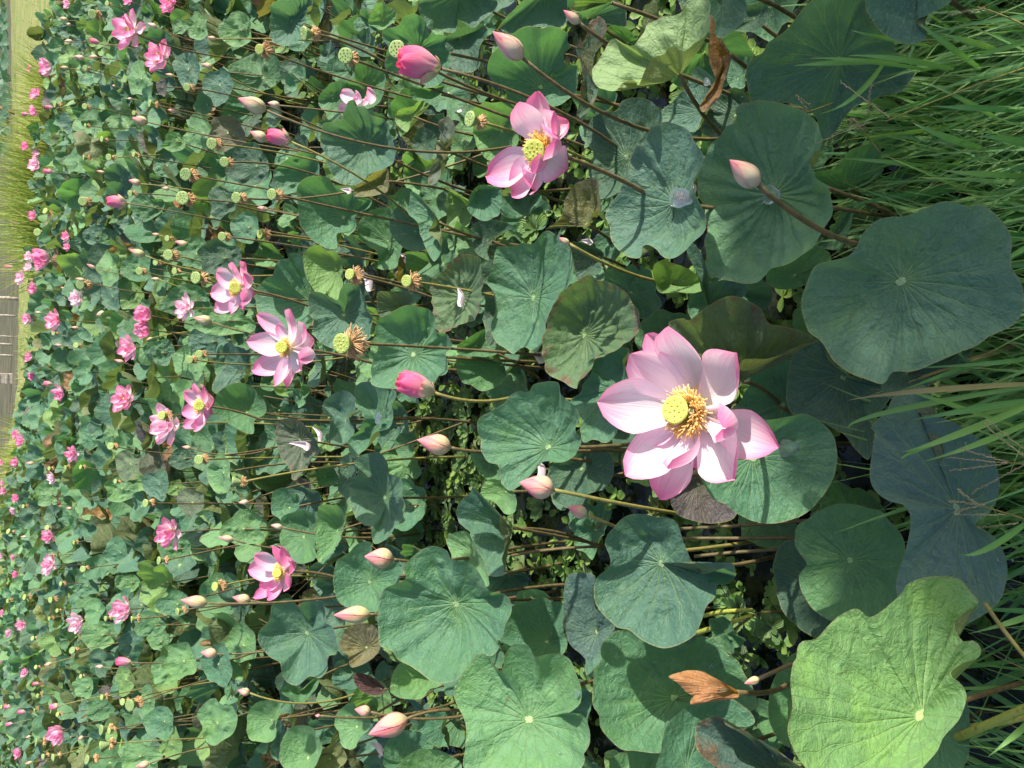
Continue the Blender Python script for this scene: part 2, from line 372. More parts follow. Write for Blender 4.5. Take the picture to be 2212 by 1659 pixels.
# ------------------------------------------------------------------ grass
STRAW = .012
def blade(mb, P, wd, side, tint, n=7, crease=.25):
    """a grass blade along points P"""
    P = np.asarray(P, float); k = len(P); V = []; UV = []
    for i in range(k):
        t = i/(k-1); tg = nrm(P[min(i+1, k-1)]-P[max(i-1, 0)]); s = nrm(side-np.dot(side, tg)*tg); nn = np.cross(s, tg)
        w_ = wd*(.55+.45*math.sin(PI*min(1, t*1.3)))*(1-t**3)+.0002
        V += [P[i]-s*w_, P[i]-nn*w_*crease, P[i]+s*w_]; UV += [(0, t), (.5, t), (1, t)]
    F = []
    for i in range(k-1):
        a = i*3; F += [[a, a+1, a+4, a+3], [a+1, a+2, a+5, a+4]]
    mb.add(V, F, UV, (tint, 1.0 if rnd.random() < STRAW else 0.0, 0, 1))
def grow(mb, base, L, dirv, droop, wd, tint, n=7, kink=0):
    P = [np.array(base, float)]; d = nrm(dirv)
    for i in range(n-1):
        P.append(P[-1]+d*L/(n-1)); d = nrm(d+np.array([0, 0, -droop])*(.5+i/(n-1)))
    blade(mb, P, wd, nrm(np.array([rnd.gauss(0, 1), rnd.gauss(0, 1), .2])), tint, n)
def near_grass():
    mb = MB(); cnt = 0
    for _ in range(16000):
        px, py = rnd.uniform(1850, 2900), rnd.uniform(-350, 1950)
        left = np.interp(py, [-300, 0, 350, 700, 1100, 1500, 1900], [1840, 1850, 1960, 2080, 2120, 2130, 2150])
        if px < left+rnd.expovariate(1/70.): continue
        if py > 700 and rnd.random() < .35: continue
        if py > 1120 and rnd.random() < .6: continue
        b = g(px, py, .06)
        b[2] = max(.0, bank_z(b[0], b[1]))
        if b[1] < -.6: continue
        dist = np.linalg.norm(b-CAM)
        L = rnd.uniform(.14, .42)
        d = np.array([rnd.gauss(-.10, .34), rnd.gauss(.62, .34), rnd.uniform(.35, 1.0)])
        grow(mb, b, L, d, rnd.uniform(.02, .22), rnd.choice([.002, .0038, .0058, .0078]), min(1, max(0, rnd.gauss(.38, .3))))
        cnt += 1
        if cnt > 2900: break
    # long blades that reach out over the leaves: (tip, via, root) on the photo's frame with heights
    T3 = [((2019, 490), (2120, 498), (2230, 512), .34, 5), ((1917, 797), (2134, 785), (2240, 770), .36, 4), ((2141, 577), (2190, 550), (2240, 520), .45, 4),
          ((1831, 865), (1984, 845), (2240, 828), .46, 5), ((1836, 931), (1909, 892), (2240, 832), .44, 5), ((1971, 907), (2084, 887), (2240, 862), .45, 6),
          ((1947, 977), (2059, 942), (2240, 868), .47, 6), ((1991, 998), (2109, 960), (2240, 905), .46, 5), ((2068, 1194), (2134, 1185), (2240, 1110), .42, 5),
          ((1951, 996), (1975, 975), (2100, 935), .44, 3), ((1951, 842), (2034, 867), (2190, 920), .42, 4), ((2093, 1369), (2180, 1345), (2250, 1320), .35, 5),
          ((2134, 1635), (2190, 1590), (2250, 1540), .38, 5), ((1714, 142), (1800, 136), (1980, 130), .45, 5), ((1839, 65), (1900, 80), (2010, 100), .42, 4),
          ((1749, 126), (1850, 130), (2000, 150), .44, 4), ((1833, 120), (1930, 126), (2060, 150), .45, 5), ((1968, 36), (2040, 92), (2120, 150), .4, 5),
          ((2029, 72), (2090, 88), (2160, 110), .4, 5), ((2067, 140), (2150, 110), (2240, 85), .46, 4), ((1971, 265), (2040, 295), (2130, 325), .42, 6),
          ((2034, 367), (2110, 375), (2230, 380), .4, 5), ((1771, 246), (1850, 205), (1915, 125), .44, 5), ((1787, 340), (1900, 348), (2010, 360), .35, 4),
          ((2001, 180), (2080, 215), (2160, 260), .42, 4), ((2009, 230), (2100, 233), (2230, 240), .42, 5), ((2111, 295), (2170, 300), (2240, 318), .42, 6)]
    for tip, via, root, z, w_ in T3:
        r = g(root[0], root[1], z*.55); v = g(via[0], via[1], z*.95); t = g(tip[0], tip[1], z)
        P = bez(r, 2*v-.5*(r+t), t, 10)
        blade(mb, P, w_*.00095, nrm(np.cross(t-r, CAM-v)+np.array([0, 0, .004])), min(1, max(0, rnd.gauss(.45, .25))), 10)
    tag(mb.obj('grass', M_GRASS), kind='stuff', label='long green grass blades growing along the near bank')
near_grass()
def seed_stem(pts, z0, z1, spikes, label, spike_len=0):
    P = [g(x, y, z0+(z1-z0)*i/(len(pts)-1)) for i, (x, y) in enumerate(pts)]
    root = empty('grass_seed_stem', P[0]); o = np.array(P[0])
    Q = bez(P[0], P[len(P)//2], P[-1], 10) if len(P) > 2 else np.array(P)
    V, F, UV = tube(Q-o, .0018, .0010, 5); mesh_obj('stem', V, F, M_STALKG, root, UV)
    for (a, b, za, zb) in spikes:
        A, B = g(a[0], a[1], za)-o, g(b[0], b[1], zb)-o; mb = MB(); n = 26
        mid = (A+B)/2+np.array([0, 0, .006]); C = bez(A, mid, B, n); V, F, UV = tube(C, .0006, .0004, 4); mb.add(V, F, UV)
        ax = nrm(B-A)
        for i in range(n):
            s = nrm(np.cross(ax, [rnd.gauss(0, 1), rnd.gauss(0, 1), rnd.gauss(0, 1)])); c = C[i]+s*.0014
            h = .0032; V = [c-ax*h*.5, c+s*.0010, c+np.cross(ax, s)*.0009, c-np.cross(ax, s)*.0009, c+ax*h]
            mb.add(V, [[0, 1, 2], [0, 3, 1], [0, 2, 3], [4, 2, 1], [4, 1, 3], [4, 3, 2]])
        mb.obj('seed_spike', M_SPIKE, root)
    tag(root, label, 'grass seed head', 'grass seed heads over the near bank')
seed_stem([(2230, 550), (2076, 605-415+0), (1909, 262)], .30, .50, [((1880, 265), (1762, 311), .50, .47), ((1922, 253), (1815, 176), .50, .52), ((1875, 250), (1884, 182), .5, .52)], 'long yellow-green grass stem with pale slim spikes reaching over the blue-green leaf') if False else None
seed_stem([(2240, 138), (2070, 195), (1912, 263)], .32, .50, [((1880, 264), (1762, 311), .50, .47), ((1922, 253), (1815, 176), .50, .52), ((1875, 250), (1884, 182), .5, .53)], 'long yellow-green grass stem with three slim spikes over the dark leaf by the bank')
seed_stem([(2240, 70), (2170, 30), (2110, 15)], .35, .42, [((2130, 18), (2053, 33), .42, .44)], 'short grass stem with one green spike tipped orange at the bank edge')
seed_stem([(1800, 222), (1765, 236), (1735, 245)], .32, .40, [((1742, 236), (1722, 205), .40, .42), ((1745, 240), (1705, 225), .40, .41), ((1742, 244), (1708, 262), .4, .4), ((1745, 240), (1735, 262), .4, .39), ((1750, 226), (1728, 212), .4, .43)], 'brown branching sedge head lying on the big dark leaf')
seed_stem([(1900, 330), (1870, 290), (1846, 258)], .34, .42, [((1846, 258), (1832, 278), .42, .42), ((1848, 258), (1850, 292), .42, .40), ((1846, 256), (1828, 262), .42, .43), ((1848, 260), (1862, 280), .42, .4)], 'small brown sedge head between grass blades beside the dark leaf')
seed_stem([(2240, 1000), (2212, 1005), (2170, 998)], .36, .48, [((2175, 998), (2075, 968), .48, .47), ((2175, 1000), (2045, 988), .48, .46), ((2172, 1002), (2050, 1017), .48, .45), ((2212, 985), (2125, 915), .48, .48), ((2212, 1005), (2100, 1065), .48, .44), ((2220, 975), (2130, 905-0), .47, .5)], 'fan of pinkish seed spikes over the wide blue leaf')
seed_stem([(2240, 1130), (2180, 1110), (2110, 1090)], .36, .46, [((2125, 1090), (2052, 1082), .46, .46), ((2110, 1088), (2071, 1058), .46, .47), ((2120, 1092), (2060, 1106), .46, .45), ((2170, 1112), (2062, 1112), .46, .44), ((2200, 1130), (2112, 1140), .46, .4)], 'fine pale seed spikes crossing the fold of the blue leaf')
# tall tufts and turf on the far bank
def tuft(px, py, z, h, nb, spread, tone, label):
    b = g(px, py, z); b[2] = .25; root_mb = MB(); dist = np.linalg.norm(b-CAM)
    for i in range(nb):
        a = rnd.uniform(0, 2*PI); r = spread*.35*math.sqrt(rnd.random()); bb = np.array([r*math.cos(a), r*math.sin(a), 0])
        d = np.array([math.cos(a)*rnd.uniform(.0, .6), math.sin(a)*rnd.uniform(.0, .6), 1.0])
        grow(root_mb, bb, h*rnd.uniform(.55, 1.1), d, rnd.uniform(.03, .16), .0075+.0003*dist, min(1, max(0, rnd.gauss(tone, .45))), 7)
    o = root_mb.obj('tall_grass', M_FARGRASS); o.location = tuple(b)
    tag(o, label, 'grass tuft', 'tall grass tufts on the far bank')
TUFTS = [(98, 178, .62, .65, 'yellow-green grass tuft on the far bank behind the pale cup flower'), (96, 225, .68, .5, 'grass tuft on the far bank above two pink flowers'),
         (92, 335, .80, .45, 'bright green tall grass tuft on the far bank beside the brown poles'), (90, 385, .85, .3, 'dark green grass tuft behind the pale pair of flowers'),
         (88, 430, .85, .2, 'dense shaded grass tuft behind two small pink buds'), (88, 482, .85, .25, 'tall drooping grass tuft behind the whitish flower on far bank'),
         (86, 540, .80, .25, 'dark tangled grass tuft by the lone red bud'), (40, 965, .55, .75, 'dry yellowish grass tuft behind the bright pink pair at far edge'),
         (24, 1025, .55, .6, 'dry brownish grass tuft between small far flowers'), (10, 1110, .5, .2, 'dark grass tuft at the left edge of the photo')]
for (x_, y_, h_, t_, l_) in TUFTS: tuft(x_, y_, .66, h_*1.7, 260, 1.5, t_, l_)
def far_turf():
    mb = MB()
    for _ in range(9000):
        i = rnd.randrange(len(FA)-1); s = rnd.random()**3*.6+.01; t = rnd.random()
        p = (FA[i]*(1-t)+FA[i+1]*t)*(1-s)+(FBB[i]*(1-t)+FBB[i+1]*t)*s
        z = -.1+.50*math.sin(PI*s)**.5
        d = [rnd.gauss(0, .4), rnd.gauss(-.1, .4), 1]; hh = rnd.uniform(.08, .26)
        P = [np.array([p[0], p[1], z-.02])]; dd = nrm(d)
        for q in range(3): P.append(P[-1]+dd*hh/3); dd = nrm(dd+np.array([0, 0, -.2]))
        blade(mb, P, rnd.uniform(.006, .012), nrm([rnd.gauss(0, 1), rnd.gauss(0, 1), 0]), min(1, max(0, rnd.gauss(.55, .3))))
    tag(mb.obj('turf', M_FARGRASS), kind='stuff', label='short yellow-green grass covering the far bank')
far_turf()
# posts in the water beyond the bank
M_POST = simple('weathered_post', (.30, .27, .22), (.44, .40, .34), 6, .85, .2, bump=.01)
M_POSTB = simple('brown_pole', (.13, .08, .05), (.22, .15, .09), 6, .85, .2, bump=.01)
M_MUD = simple('muddy_far_water', (.075, .080, .050), (.13, .12, .085), .5, .95, .05, src='pos')

sheet('far_water', [(-70, 24, .06), (70, 24, .06), (90, 158, .06), (-90, 158, .06)], [[0, 1, 2, 3]], M_MUD)
def post(px, py, px2, py2, zb, zt, wpx, mat, label, name='post', cat='post', dist=None):
    b = g(px, py, zb); d = ray(px2, py2); d = d/np.dot(d, _f); k = np.dot(b-CAM, _f); r = wpx*k/FPX/2; tp = CAM+d*k
    n = 9; V = []; P = [b*(1-i/8)+tp*(i/8)+np.array([.01*math.sin(i*2.1), 0, 0]) for i in range(9)]
    P[0] = P[0]-np.array([0, 0, .35])
    V, F, UV = tube(np.array(P)-b, r*1.12, r*.9, 8); o = mesh_obj(name, V, F, mat, None, UV); o.location = tuple(b)
    tag(o, label, cat, 'posts beyond the far bank')
post(34, 246, -60, 212, .3, 1, 9, M_POSTB, 'dark brown pole leaning beyond the far bank beside the tall grass', 'pole', 'pole')
post(24, 272, -60, 246, .3, 1, 7, M_POSTB, 'thinner brown pole nearest the small pink bud on far bank', 'pole', 'pole')
for (x1, y1, x2, y2, r, l) in [(26, 645, -60, 638, 7, 'thick pale post beyond the far bank, topmost of the pale posts'), (20, 682, -60, 677, 4, 'slim pale post just below the thick pale post'),
                               (16, 727, -60, 722, 3, 'thin grey post midway along the row of pale posts'), (14, 744, -60, 740, 4.5, 'tan post beside the thin grey post'),
                               (15, 768, -60, 764, 4, 'pale post next to last in the row, beyond a pink flower')]:
    post(x1, y1, x2, y2, .3, 1, r, M_POST, l)
def block():
    b = g(24, 818, .1); dep = np.dot(b-CAM, _f); s = dep/FPX
    root = empty('concrete_block', b)
    M1 = simple('concrete', (.42, .36, .30), (.52, .46, .40), 5, .9, .2, bump=.01)
    mb = MB()
    def bx(x0, x1, y0, y1, z0, z1, m_, nm):
        V = [(x, y, z) for x in (x0, x1) for y in (y0, y1) for z in (z0, z1)]
        o = mesh_obj(nm, V, [[0, 1, 3, 2], [4, 6, 7, 5], [0, 4, 5, 1], [2, 3, 7, 6], [0, 2, 6, 4], [1, 5, 7, 3]], m_, root, smooth=False)
        md = o.modifiers.new('b', 'BEVEL'); md.width = .015; md.segments = 2; return o
    w_ = 11*s; bx(-w_, w_, -.2, .25, -.6, 24*s, M1, 'body'); bx(-w_*1.3, w_*1.3, -.25, .3, 24*s, 24*s+.05, M1, 'cap')
    bx(-w_*1.05, w_*1.05, -.23, -.2, 6*s, 10*s, M_POST, 'band')
    tag(root, 'square tan concrete block standing beyond the far bank', 'concrete block')
block()

def distant_lotus():
    mb = MB()
    for _ in range(420):
        c = g(rnd.uniform(-14, 13), rnd.uniform(-60, 330), .9); s_ = .30*rnd.uniform(.6, 1.3); n = 9; nn = nrm([rnd.gauss(0, .4), rnd.gauss(-.4, .4), 1]); A, s, t = frame2(nn)
        V = [c-A*s_*.3]+[c+(s*math.cos(a)+t*math.sin(a))*s_*(1+.15*math.sin(3*a)) for a in np.arange(n)/n*2*PI]
        mb.add(V, [[0, 1+i, 1+(i+1) % n] for i in range(n)], [(.5, 0)]+[(i/n, .9) for i in range(n)], (.05, .13, .08, 0))
    tag(mb.obj('distant_lotus', M_LEAFMASS), kind='stuff', label='dark green lotus leaves of the next pond beyond the far bank')
def frame2(A):
    A = nrm(A); s = nrm(np.cross(A, [1, .1, 0])); return A, s, np.cross(A, s)
distant_lotus()
def inside(px, py, P):
    n = len(P); c = False; j = n-1
    for i in range(n):
        if (P[i][1] > py) != (P[j][1] > py) and px < (P[j][0]-P[i][0])*(py-P[i][1])/(P[j][1]-P[i][1]+1e-9)+P[i][0]: c = not c
        j = i
    return c
# ------------------------------------------------------------------ lotus leaves
TILE = {'0': 0, '1': 553, '2': 1106, '3': 1659}
def tpt(tile, x, y): return int(tile[0])*553.0+x/4.0, int(tile[1])*414.75+y/4.0
NVEIN = 21
def leaf_grid(C, O, cup, ripple, rough, seed, rings=18, corr=1.0, nadj=None):
    """C centre, O rim points (n x 3); returns verts, faces, uv"""
    r_ = np.random.RandomState(seed); n = len(O); R = np.mean(np.linalg.norm(O-C, axis=1))
    N = nrm(np.sum([np.cross(O[i]-C, O[(i+1) % n]-C) for i in range(n)], axis=0)); 
    if N[2] < 0 and nadj is None: N = -N
    if nadj is not None: N = nadj
    th = np.arange(n)/n*2*PI
    rp = sum(a*np.sin(k_*th+p) for k_, a, p in [(3, .55, r_.uniform(0, 6.28)), (5, .5, r_.uniform(0, 6.28)), (8, .30, r_.uniform(0, 6.28)), (13, .16, r_.uniform(0, 6.28)), (21, .07, r_.uniform(0, 6.28))])
    dents = [(r_.uniform(0, 2*PI), r_.uniform(.35, 1.0), r_.uniform(.05, .20), r_.uniform(-1, 1)) for _ in range(26)]
    V = [C]; UV = [(0.5, 0.0)]
    for i in range(1, rings+1):
        t = (i/rings)**.9
        P = C+(O-C)*t
        h = -cup*R*4*t*(1-t)*1.0*(1+.5*np.sin(th+seed)) + ripple*R*t**2.4*rp
        h = h + corr*.010*R*t*(1-.6*t)*np.cos(th*NVEIN)*1.6
        for (a, b, s_, q) in dents:
            dx = t*np.cos(th)-b*math.cos(a); dy = t*np.sin(th)-b*math.sin(a)
            h = h + rough*R*q*np.exp(-(dx*dx+dy*dy)/(s_*s_))
        P = P+np.outer(h, N)
        V.extend(P); UV.extend(zip((np.arange(n)+.0)/n, np.full(n, t)))
    F = [[0, 1+j, 1+(j+1) % n] for j in range(n)]
    for i in range(rings-1):
        a = 1+i*n; F += [[a+j, a+n+j, a+n+(j+1) % n, a+(j+1) % n] for j in range(n)]
    # uv seam: u wraps 1 -> 0 in the last column: duplicate the column
    V = np.array(V); UV = np.array(UV); k = len(V)
    dupV = V[1::n][:rings]; dupU = UV[1::n][:rings].copy(); dupU[:, 0] = 1.0
    V = np.vstack([V, dupV]); UV = np.vstack([UV, dupU])
    F2 = []
    for f in F:
        cols = [(i-1) % n if i > 0 else -1 for i in f]
        if (n-1) in cols and 0 in cols: f = [k+(i-1)//n if (i > 0 and (i-1) % n == 0) else i for i in f]
        F2.append(f)
    # orient so that the first face's normal follows N
    a, b, c = V[F2[0][0]], V[F2[0][1]], V[F2[0][2]]
    if np.dot(np.cross(b-a, c-a), N) < 0: F2 = [f[::-1] for f in F2]
    return V, F2, UV
def stalk_to(C, base, r0=.0042, r1=.0052, bend=.03):
    C = np.array(C, float); base = np.array(base, float); mid = (C+base)/2+np.array([rnd.gauss(0, 1)*bend, rnd.gauss(0, 1)*bend, 0])
    return bez(C, mid, base, 8), r0, r1
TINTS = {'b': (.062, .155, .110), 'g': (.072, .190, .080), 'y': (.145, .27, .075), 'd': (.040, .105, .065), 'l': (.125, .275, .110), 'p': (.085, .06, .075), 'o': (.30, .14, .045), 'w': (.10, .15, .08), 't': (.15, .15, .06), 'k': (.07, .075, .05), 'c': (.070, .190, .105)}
SPEC = []
def pts(s, tile):
    out = []
    for a in s.split():
        x, y = a.split(','); out.append(tpt(tile, float(x), float(y)))
    return out
def L(tile, cx, cy, z, s, tint, label, wear=.05, zc=None, cup=.12, rip=.02, rough=.02, tilt=(0, 0), dz=None, stalk=None, name='lotus_leaf', corr=1.0, res=108, cat='lotus leaf'):
    """tile, navel, height, outline on the photograph, tint key; tilt = rise per metre along x and y; dz = {index: extra height}"""
    c = tpt(tile, cx, cy); P = pts(s, tile)
    C = g(c[0], c[1], z); n = nrm([-tilt[0], -tilt[1], 1.0])
    hd = nrm([C[0], C[1], 0]); sd = np.array([hd[1], -hd[0], 0]); n0 = np.array([-tilt[0], -tilt[1], 1.0])
    for q in range(26):                  # lean the leaf towards us until it is about as deep as it is wide
        n = nrm(n0-hd*(q*.07)); Q = np.array([gpl(x, y, C, n) for x, y in P]); up = np.cross(sd, n)
        e1 = np.ptp(Q@nrm(up)); e2 = np.ptp(Q@sd)
        if e1 < 1.12*e2 and np.linalg.norm(Q-C, axis=1).max() < .5: break
    O = []
    for i, (x, y) in enumerate(P):
        q = gpl(x, y, C, n)
        if dz and i in dz: q = g(x, y, q[2]+dz[i])
        O.append(q)
    O = np.array(O)
    if zc is not None: C = g(c[0], c[1], zc)
    O = cr_closed(O, res)
    if zc is None and res >= 100: C = g(c[0], c[1], z-.26*np.mean(np.linalg.norm(O-C, axis=1)))
    seed = len(SPEC)*7+3; rip = rip*1.7+.008; rough = rough*1.7+.014
    V, F, UV = leaf_grid(C, O, cup, rip, rough, seed, 20, corr)
    root = empty(name, C)
    o = mesh_obj('blade', V-C, F, M_LEAF, root, UV); t = TINTS[tint] if isinstance(tint, str) else tint
    o.color = (t[0], t[1], t[2], wear)
    base = np.array([C[0]+rnd.gauss(0, .05), C[1]+rnd.gauss(.03, .05), -.03]) if stalk is None else g(stalk[0], stalk[1], stalk[2] if len(stalk) > 2 else 0.0)
    Pk, r0, r1 = stalk_to(C-np.array([0, 0, .004]), base)
    V, F, UV = tube(Pk-C, r0, r1, 7); mesh_obj('stalk', V, F, M_STALK, root, UV)
    tag(root, label, cat, 'lotus leaves')
    SPEC.append((c, P, z, root))
    return root
# --- near leaves, one by one
L('31',1140,765,.56,"790,400 830,330 930,240 1050,212 1180,208 1330,160 1460,100 1560,80 1690,110 1750,140 1790,110 1870,120 1980,200 2060,300 2115,420 2100,640 2180,760 2210,900 2200,1020 2100,1150 1900,1250 1800,1330 1650,1390 1450,1480 1250,1550 1080,1555 1000,1659 850,1620 700,1560 580,1470 500,1340 440,1270 340,1210 300,1100 285,960 330,830 380,720 430,640 550,600 690,560 760,480",(.080,.185,.115),'big round blue-green leaf with a heart-shaped pale navel beside the grass',.06,cup=.10,rip=.018)
L('32',1640,1080,.30,"1330,5 1180,60 1080,120 1040,200 960,300 880,370 920,420 890,620 890,800 930,920 1050,1010 1180,1050 1230,1150 1210,1300 1180,1450 1120,1620 1100,1780 1200,1950 1500,2150 1700,2080 1860,1990 2000,1880 2060,1700 2060,1550 2000,1370 1900,1290 1800,1240 1775,1210 1830,1180 1950,1060 2000,850 1960,640 1860,500 1700,380 1500,290 1310,260 1300,200 1390,130 1390,60",(.095,.185,.160),'wide dull blue leaf pinched in the middle like a saddle, beside the grass',.02,cup=.0,rip=.012,rough=.01,dz={6:.0,8:.0})
L('32',705,1522,.22,"350,1170 430,1100 600,1035 770,1045 870,1075 970,1100 1050,1180 1150,1290 1190,1400 1190,1540 1140,1620 1130,1750 1080,1900 900,2010 700,2060 530,2040 400,1950 300,1800 260,1659 330,1555 290,1490 240,1400 240,1280 280,1200",(.085,.225,.085),'smooth mid-green round leaf with a small square navel left of the saddle leaf',.0,cup=.07,rip=.012,rough=.01)
L('32',480,1780,.12,"230,1340 110,1400 55,1550 55,1750 100,1900 200,2050 380,2180 520,2200 700,2120 800,1700 500,1400",'d','dark green leaf almost hidden behind the smooth mid-green round leaf',.0)
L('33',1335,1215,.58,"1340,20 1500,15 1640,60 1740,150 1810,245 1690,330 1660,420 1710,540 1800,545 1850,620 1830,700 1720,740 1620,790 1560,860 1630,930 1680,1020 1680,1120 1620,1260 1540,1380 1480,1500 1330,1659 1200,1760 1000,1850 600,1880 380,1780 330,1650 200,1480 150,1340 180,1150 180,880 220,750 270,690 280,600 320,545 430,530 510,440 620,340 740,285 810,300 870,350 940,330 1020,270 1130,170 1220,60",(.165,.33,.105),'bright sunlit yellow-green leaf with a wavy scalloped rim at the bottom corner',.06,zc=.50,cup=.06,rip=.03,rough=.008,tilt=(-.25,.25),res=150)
L('33',500,1100,.25,"260,650 120,780 30,950 5,1150 20,1300 120,1450 400,1500 900,1300 900,900 500,640",'g','plain green leaf with curled rim, peeping out left of the bright scalloped leaf',.05)
L('33',1500,1350,.28,"1640,1040 1720,1080 1735,1250 1745,1450 1710,1620 1500,1800 1300,1700 1200,1400 1400,1100",'c','pale green leaf under the bright scalloped leaf beside the cut yellow stalks',.08)
L('22',2080,640,.56,"2212,310 2420,275 2540,262 2682,340 2772,440 2807,620 2772,840 2682,980 2562,1100 2412,1170 2250,1205 2100,1190 1930,1110 1830,1030 1740,1000 1680,900 1600,740 1590,560 1700,400 1900,300 2050,280",'c','dark green leaf holding a dull puddle below the largest open flower',.05,cup=.08,rip=.012,stalk=(1700,1140))
L('22',1610,860,.42,"1370,1000 1400,1090 1450,1140 1600,1190 1750,1205 1900,1170 1950,1050 1900,900 1700,760 1560,750 1450,850",'p','purple-brown leaf underneath the largest flower with a small bud lying on it',.25)
L('22',1290,1545,.50,"890,1240 960,1160 1060,1120 1180,1130 1230,1150 1340,1150 1420,1200 1450,1290 1480,1390 1570,1560 1640,1640 1800,1600 1900,1540 1935,1600 1930,1659 1850,1740 1760,1750 1750,1850 1680,1920 1640,2050 1580,2170 1420,2260 1300,2285 1180,2240 1080,2180 1020,2125 910,2110 850,2050 730,1920 705,1800 710,1710 740,1659 830,1580 830,1470 805,1370 840,1290",'b','large blue-green leaf with a twisted flap at its right rim, below the largest flower',.08,cup=.12,rip=.03,dz={11:.06,12:.10,13:.09},rough=.03)
L('23',1410,1055,.36,"770,610 830,520 910,470 1030,470 1200,540 1400,560 1540,600 1600,530 1700,525 1800,570 1870,680 1950,730 2020,860 2090,960 2100,1150 1800,1200 1500,1200 1350,1300 1300,1450 1280,1530 1050,1510 950,1500 830,1400 760,1300 750,1200 700,1130 690,1050 700,940 710,800 765,750 770,680",(.085,.215,.105),'large leaf striped by two thin stalk shadows next to the curled orange leaf',.05,cup=.10)
L('23',735,490,.30,"600,-30 470,20 440,340 460,450 500,590 600,690 670,750 740,660 800,560 890,450 850,330 740,310 710,250 700,130 720,0",(.07,.14,.13),'narrow dull blue leaf standing on edge between two big leaves',.02,tilt=(0,.5),cup=.0)
L('23',145,1245,.66,"-512,1020 -492,950 -432,850 -362,750 -262,670 -200,720 -120,820 -70,790 -60,690 0,600 80,590 150,600 190,680 220,700 300,675 400,672 480,720 530,800 560,870 600,970 600,1080 560,1140 510,1180 600,1190 650,1240 675,1350 660,1480 620,1530 625,1600 580,1680 500,1720 350,1740 150,1720 -50,1700 -250,1720 -400,1659 -382,1400 -422,1230 -492,1130",(.115,.27,.115),'large sunlit green leaf with a bright yellow navel and a clear shadow',.03,cup=.12,rip=.025,stalk=(1290,1640))
L('23',1500,1700,.44,"1540,1110 1700,1050 1850,1045 1960,1100 2050,1170 2100,1250 2040,1300 1750,1310 1640,1400 1640,1500 1750,1659 1780,1850 1500,1900 1250,1850 1240,1659 1290,1500 1330,1300 1420,1200",'c','green leaf tucked under the curled orange leaf at the bottom of the photo',.04,rough=.04)
L('23',2300,1750,.50,"1590,1280 1720,1220 1850,1270 2000,1340 2100,1400 2212,1430 2420,1600 2560,1800 2400,1950 2100,1900 1850,1750 1700,1600 1640,1460 1590,1370",(.055,.11,.095),'crumpled slate-blue leaf rolled lengthwise with a ragged orange edge',.45,zc=.40,cup=.1,rip=.05,rough=.06)
L('23',1050,1820,.35,"840,1640 880,1560 960,1520 1100,1510 1200,1510 1290,1540 1250,1659 1240,1850 900,1900",'l','light green leaf cut by the bottom edge right of the sunlit leaf',.25,rough=.05)
L('23',310,575,.34,"0,260 110,230 250,180 350,220 440,240 440,450 480,560 460,650 400,690 210,720 0,620 -150,520 -130,350",'c','green leaf with a sharp pale fold leading to its navel, above the sunlit leaf',.03,tilt=(.1,.2))
L('21',615,1240,.50,"640,730 670,712 740,760 850,780 970,850 1000,930 1060,1010 1100,1110 1090,1220 1050,1270 980,1310 960,1340 850,1400 700,1450 680,1540 600,1620 530,1700 400,1620 320,1580 290,1450 280,1280 290,1120 330,1040 380,930 450,850 560,770",(.09,.17,.07),'ribbed green leaf with scorched brown rim and dark hollow centre',.36,zc=.44,cup=.12,rip=.03,rough=.03,corr=3)
L('21',180,915,.42,"230,400 290,330 400,390 480,470 540,640 540,750 480,850 400,940 330,1020 290,1150 290,1250 200,1380 100,1340 0,1400 -60,1350 -120,1300 -170,1180 -170,1000 -180,850 -240,780 -200,720 -150,600 -120,480 0,470 100,440 180,450",'c','smooth bluish leaf with small torn holes near its navel and dew drops',.12,cup=.08)
L('21',1390,90,.60,"1215,-529 1300,-579 1350,-604 1480,-559 1530,-499 1640,-309 1600,-159 1570,-20 1600,60 1640,150 1680,270 1640,390 1540,490 1450,550 1340,575 1250,540 1220,490 1150,450 1110,470 1100,570 1000,555 900,480 860,420 840,300 820,180 900,30 960,-80 1000,-180 1010,-290 1060,-380 1150,-420",(.075,.175,.125),'blue-green leaf holding a water pool and a white petal at its navel',.03,cup=.16,rip=.03,rough=.03)
L('21',2248,25,.47,"1610,-200 1640,-320 1720,-450 1840,-560 1940,-620 1950,-700 2020,-760 2100,-780 2212,-780 2362,-759 2512,-699 2642,-559 2672,-399 2572,-259 2612,-139 2732,-39 2772,80 2762,190 2712,320 2652,400 2592,500 2482,580 2362,640 2212,650 2160,720 2080,775 2000,790 1900,770 1840,760 1780,740 1710,735 1700,560 1680,400 1670,200 1640,120 1610,0",(.095,.225,.120),'big green leaf with radiating pale folds and a clear water pool, behind a young bud',.12,cup=.14,rip=.03,corr=3,res=140)
L('31',230,720,.30,"400,470 250,560 100,620 0,680 0,800 150,845 330,800 420,680 540,600 530,520 460,490",'g','small plain green leaf just under the lower rim of the big folded leaf',.0)
L('31',610,330,.20,"550,330 640,180 730,100 725,250 660,450 580,500 430,470 480,400",'g','small dull green leaf crossed by two brown stalks near the big round leaf',.0)
L('30',620,520,.34,"340,20 480,-60 650,-80 830,-40 850,80 900,190 1000,290 1080,340 1100,450 1200,500 1250,650 1150,780 1000,820 850,880 700,980 600,1120 530,1190 460,1200 430,1060 350,950 200,900 60,890 -50,890 -150,880 -170,800 -190,640 -150,530 -40,450 0,370 100,310 170,240 250,130",(.062,.155,.120),'huge dark blue-green leaf beneath the grass tips near the top edge of the photo',.03,cup=.10,res=130)
L('30',1300,-190,.44,"840,0 860,110 940,230 1000,290 1070,340 1150,370 1280,375 1360,330 1370,290 1280,180 1400,120 1590,0 1600,-200 1350,-400 1000,-350 850,-150",'b','smooth blue leaf cut by the top edge beside the grass',.0)
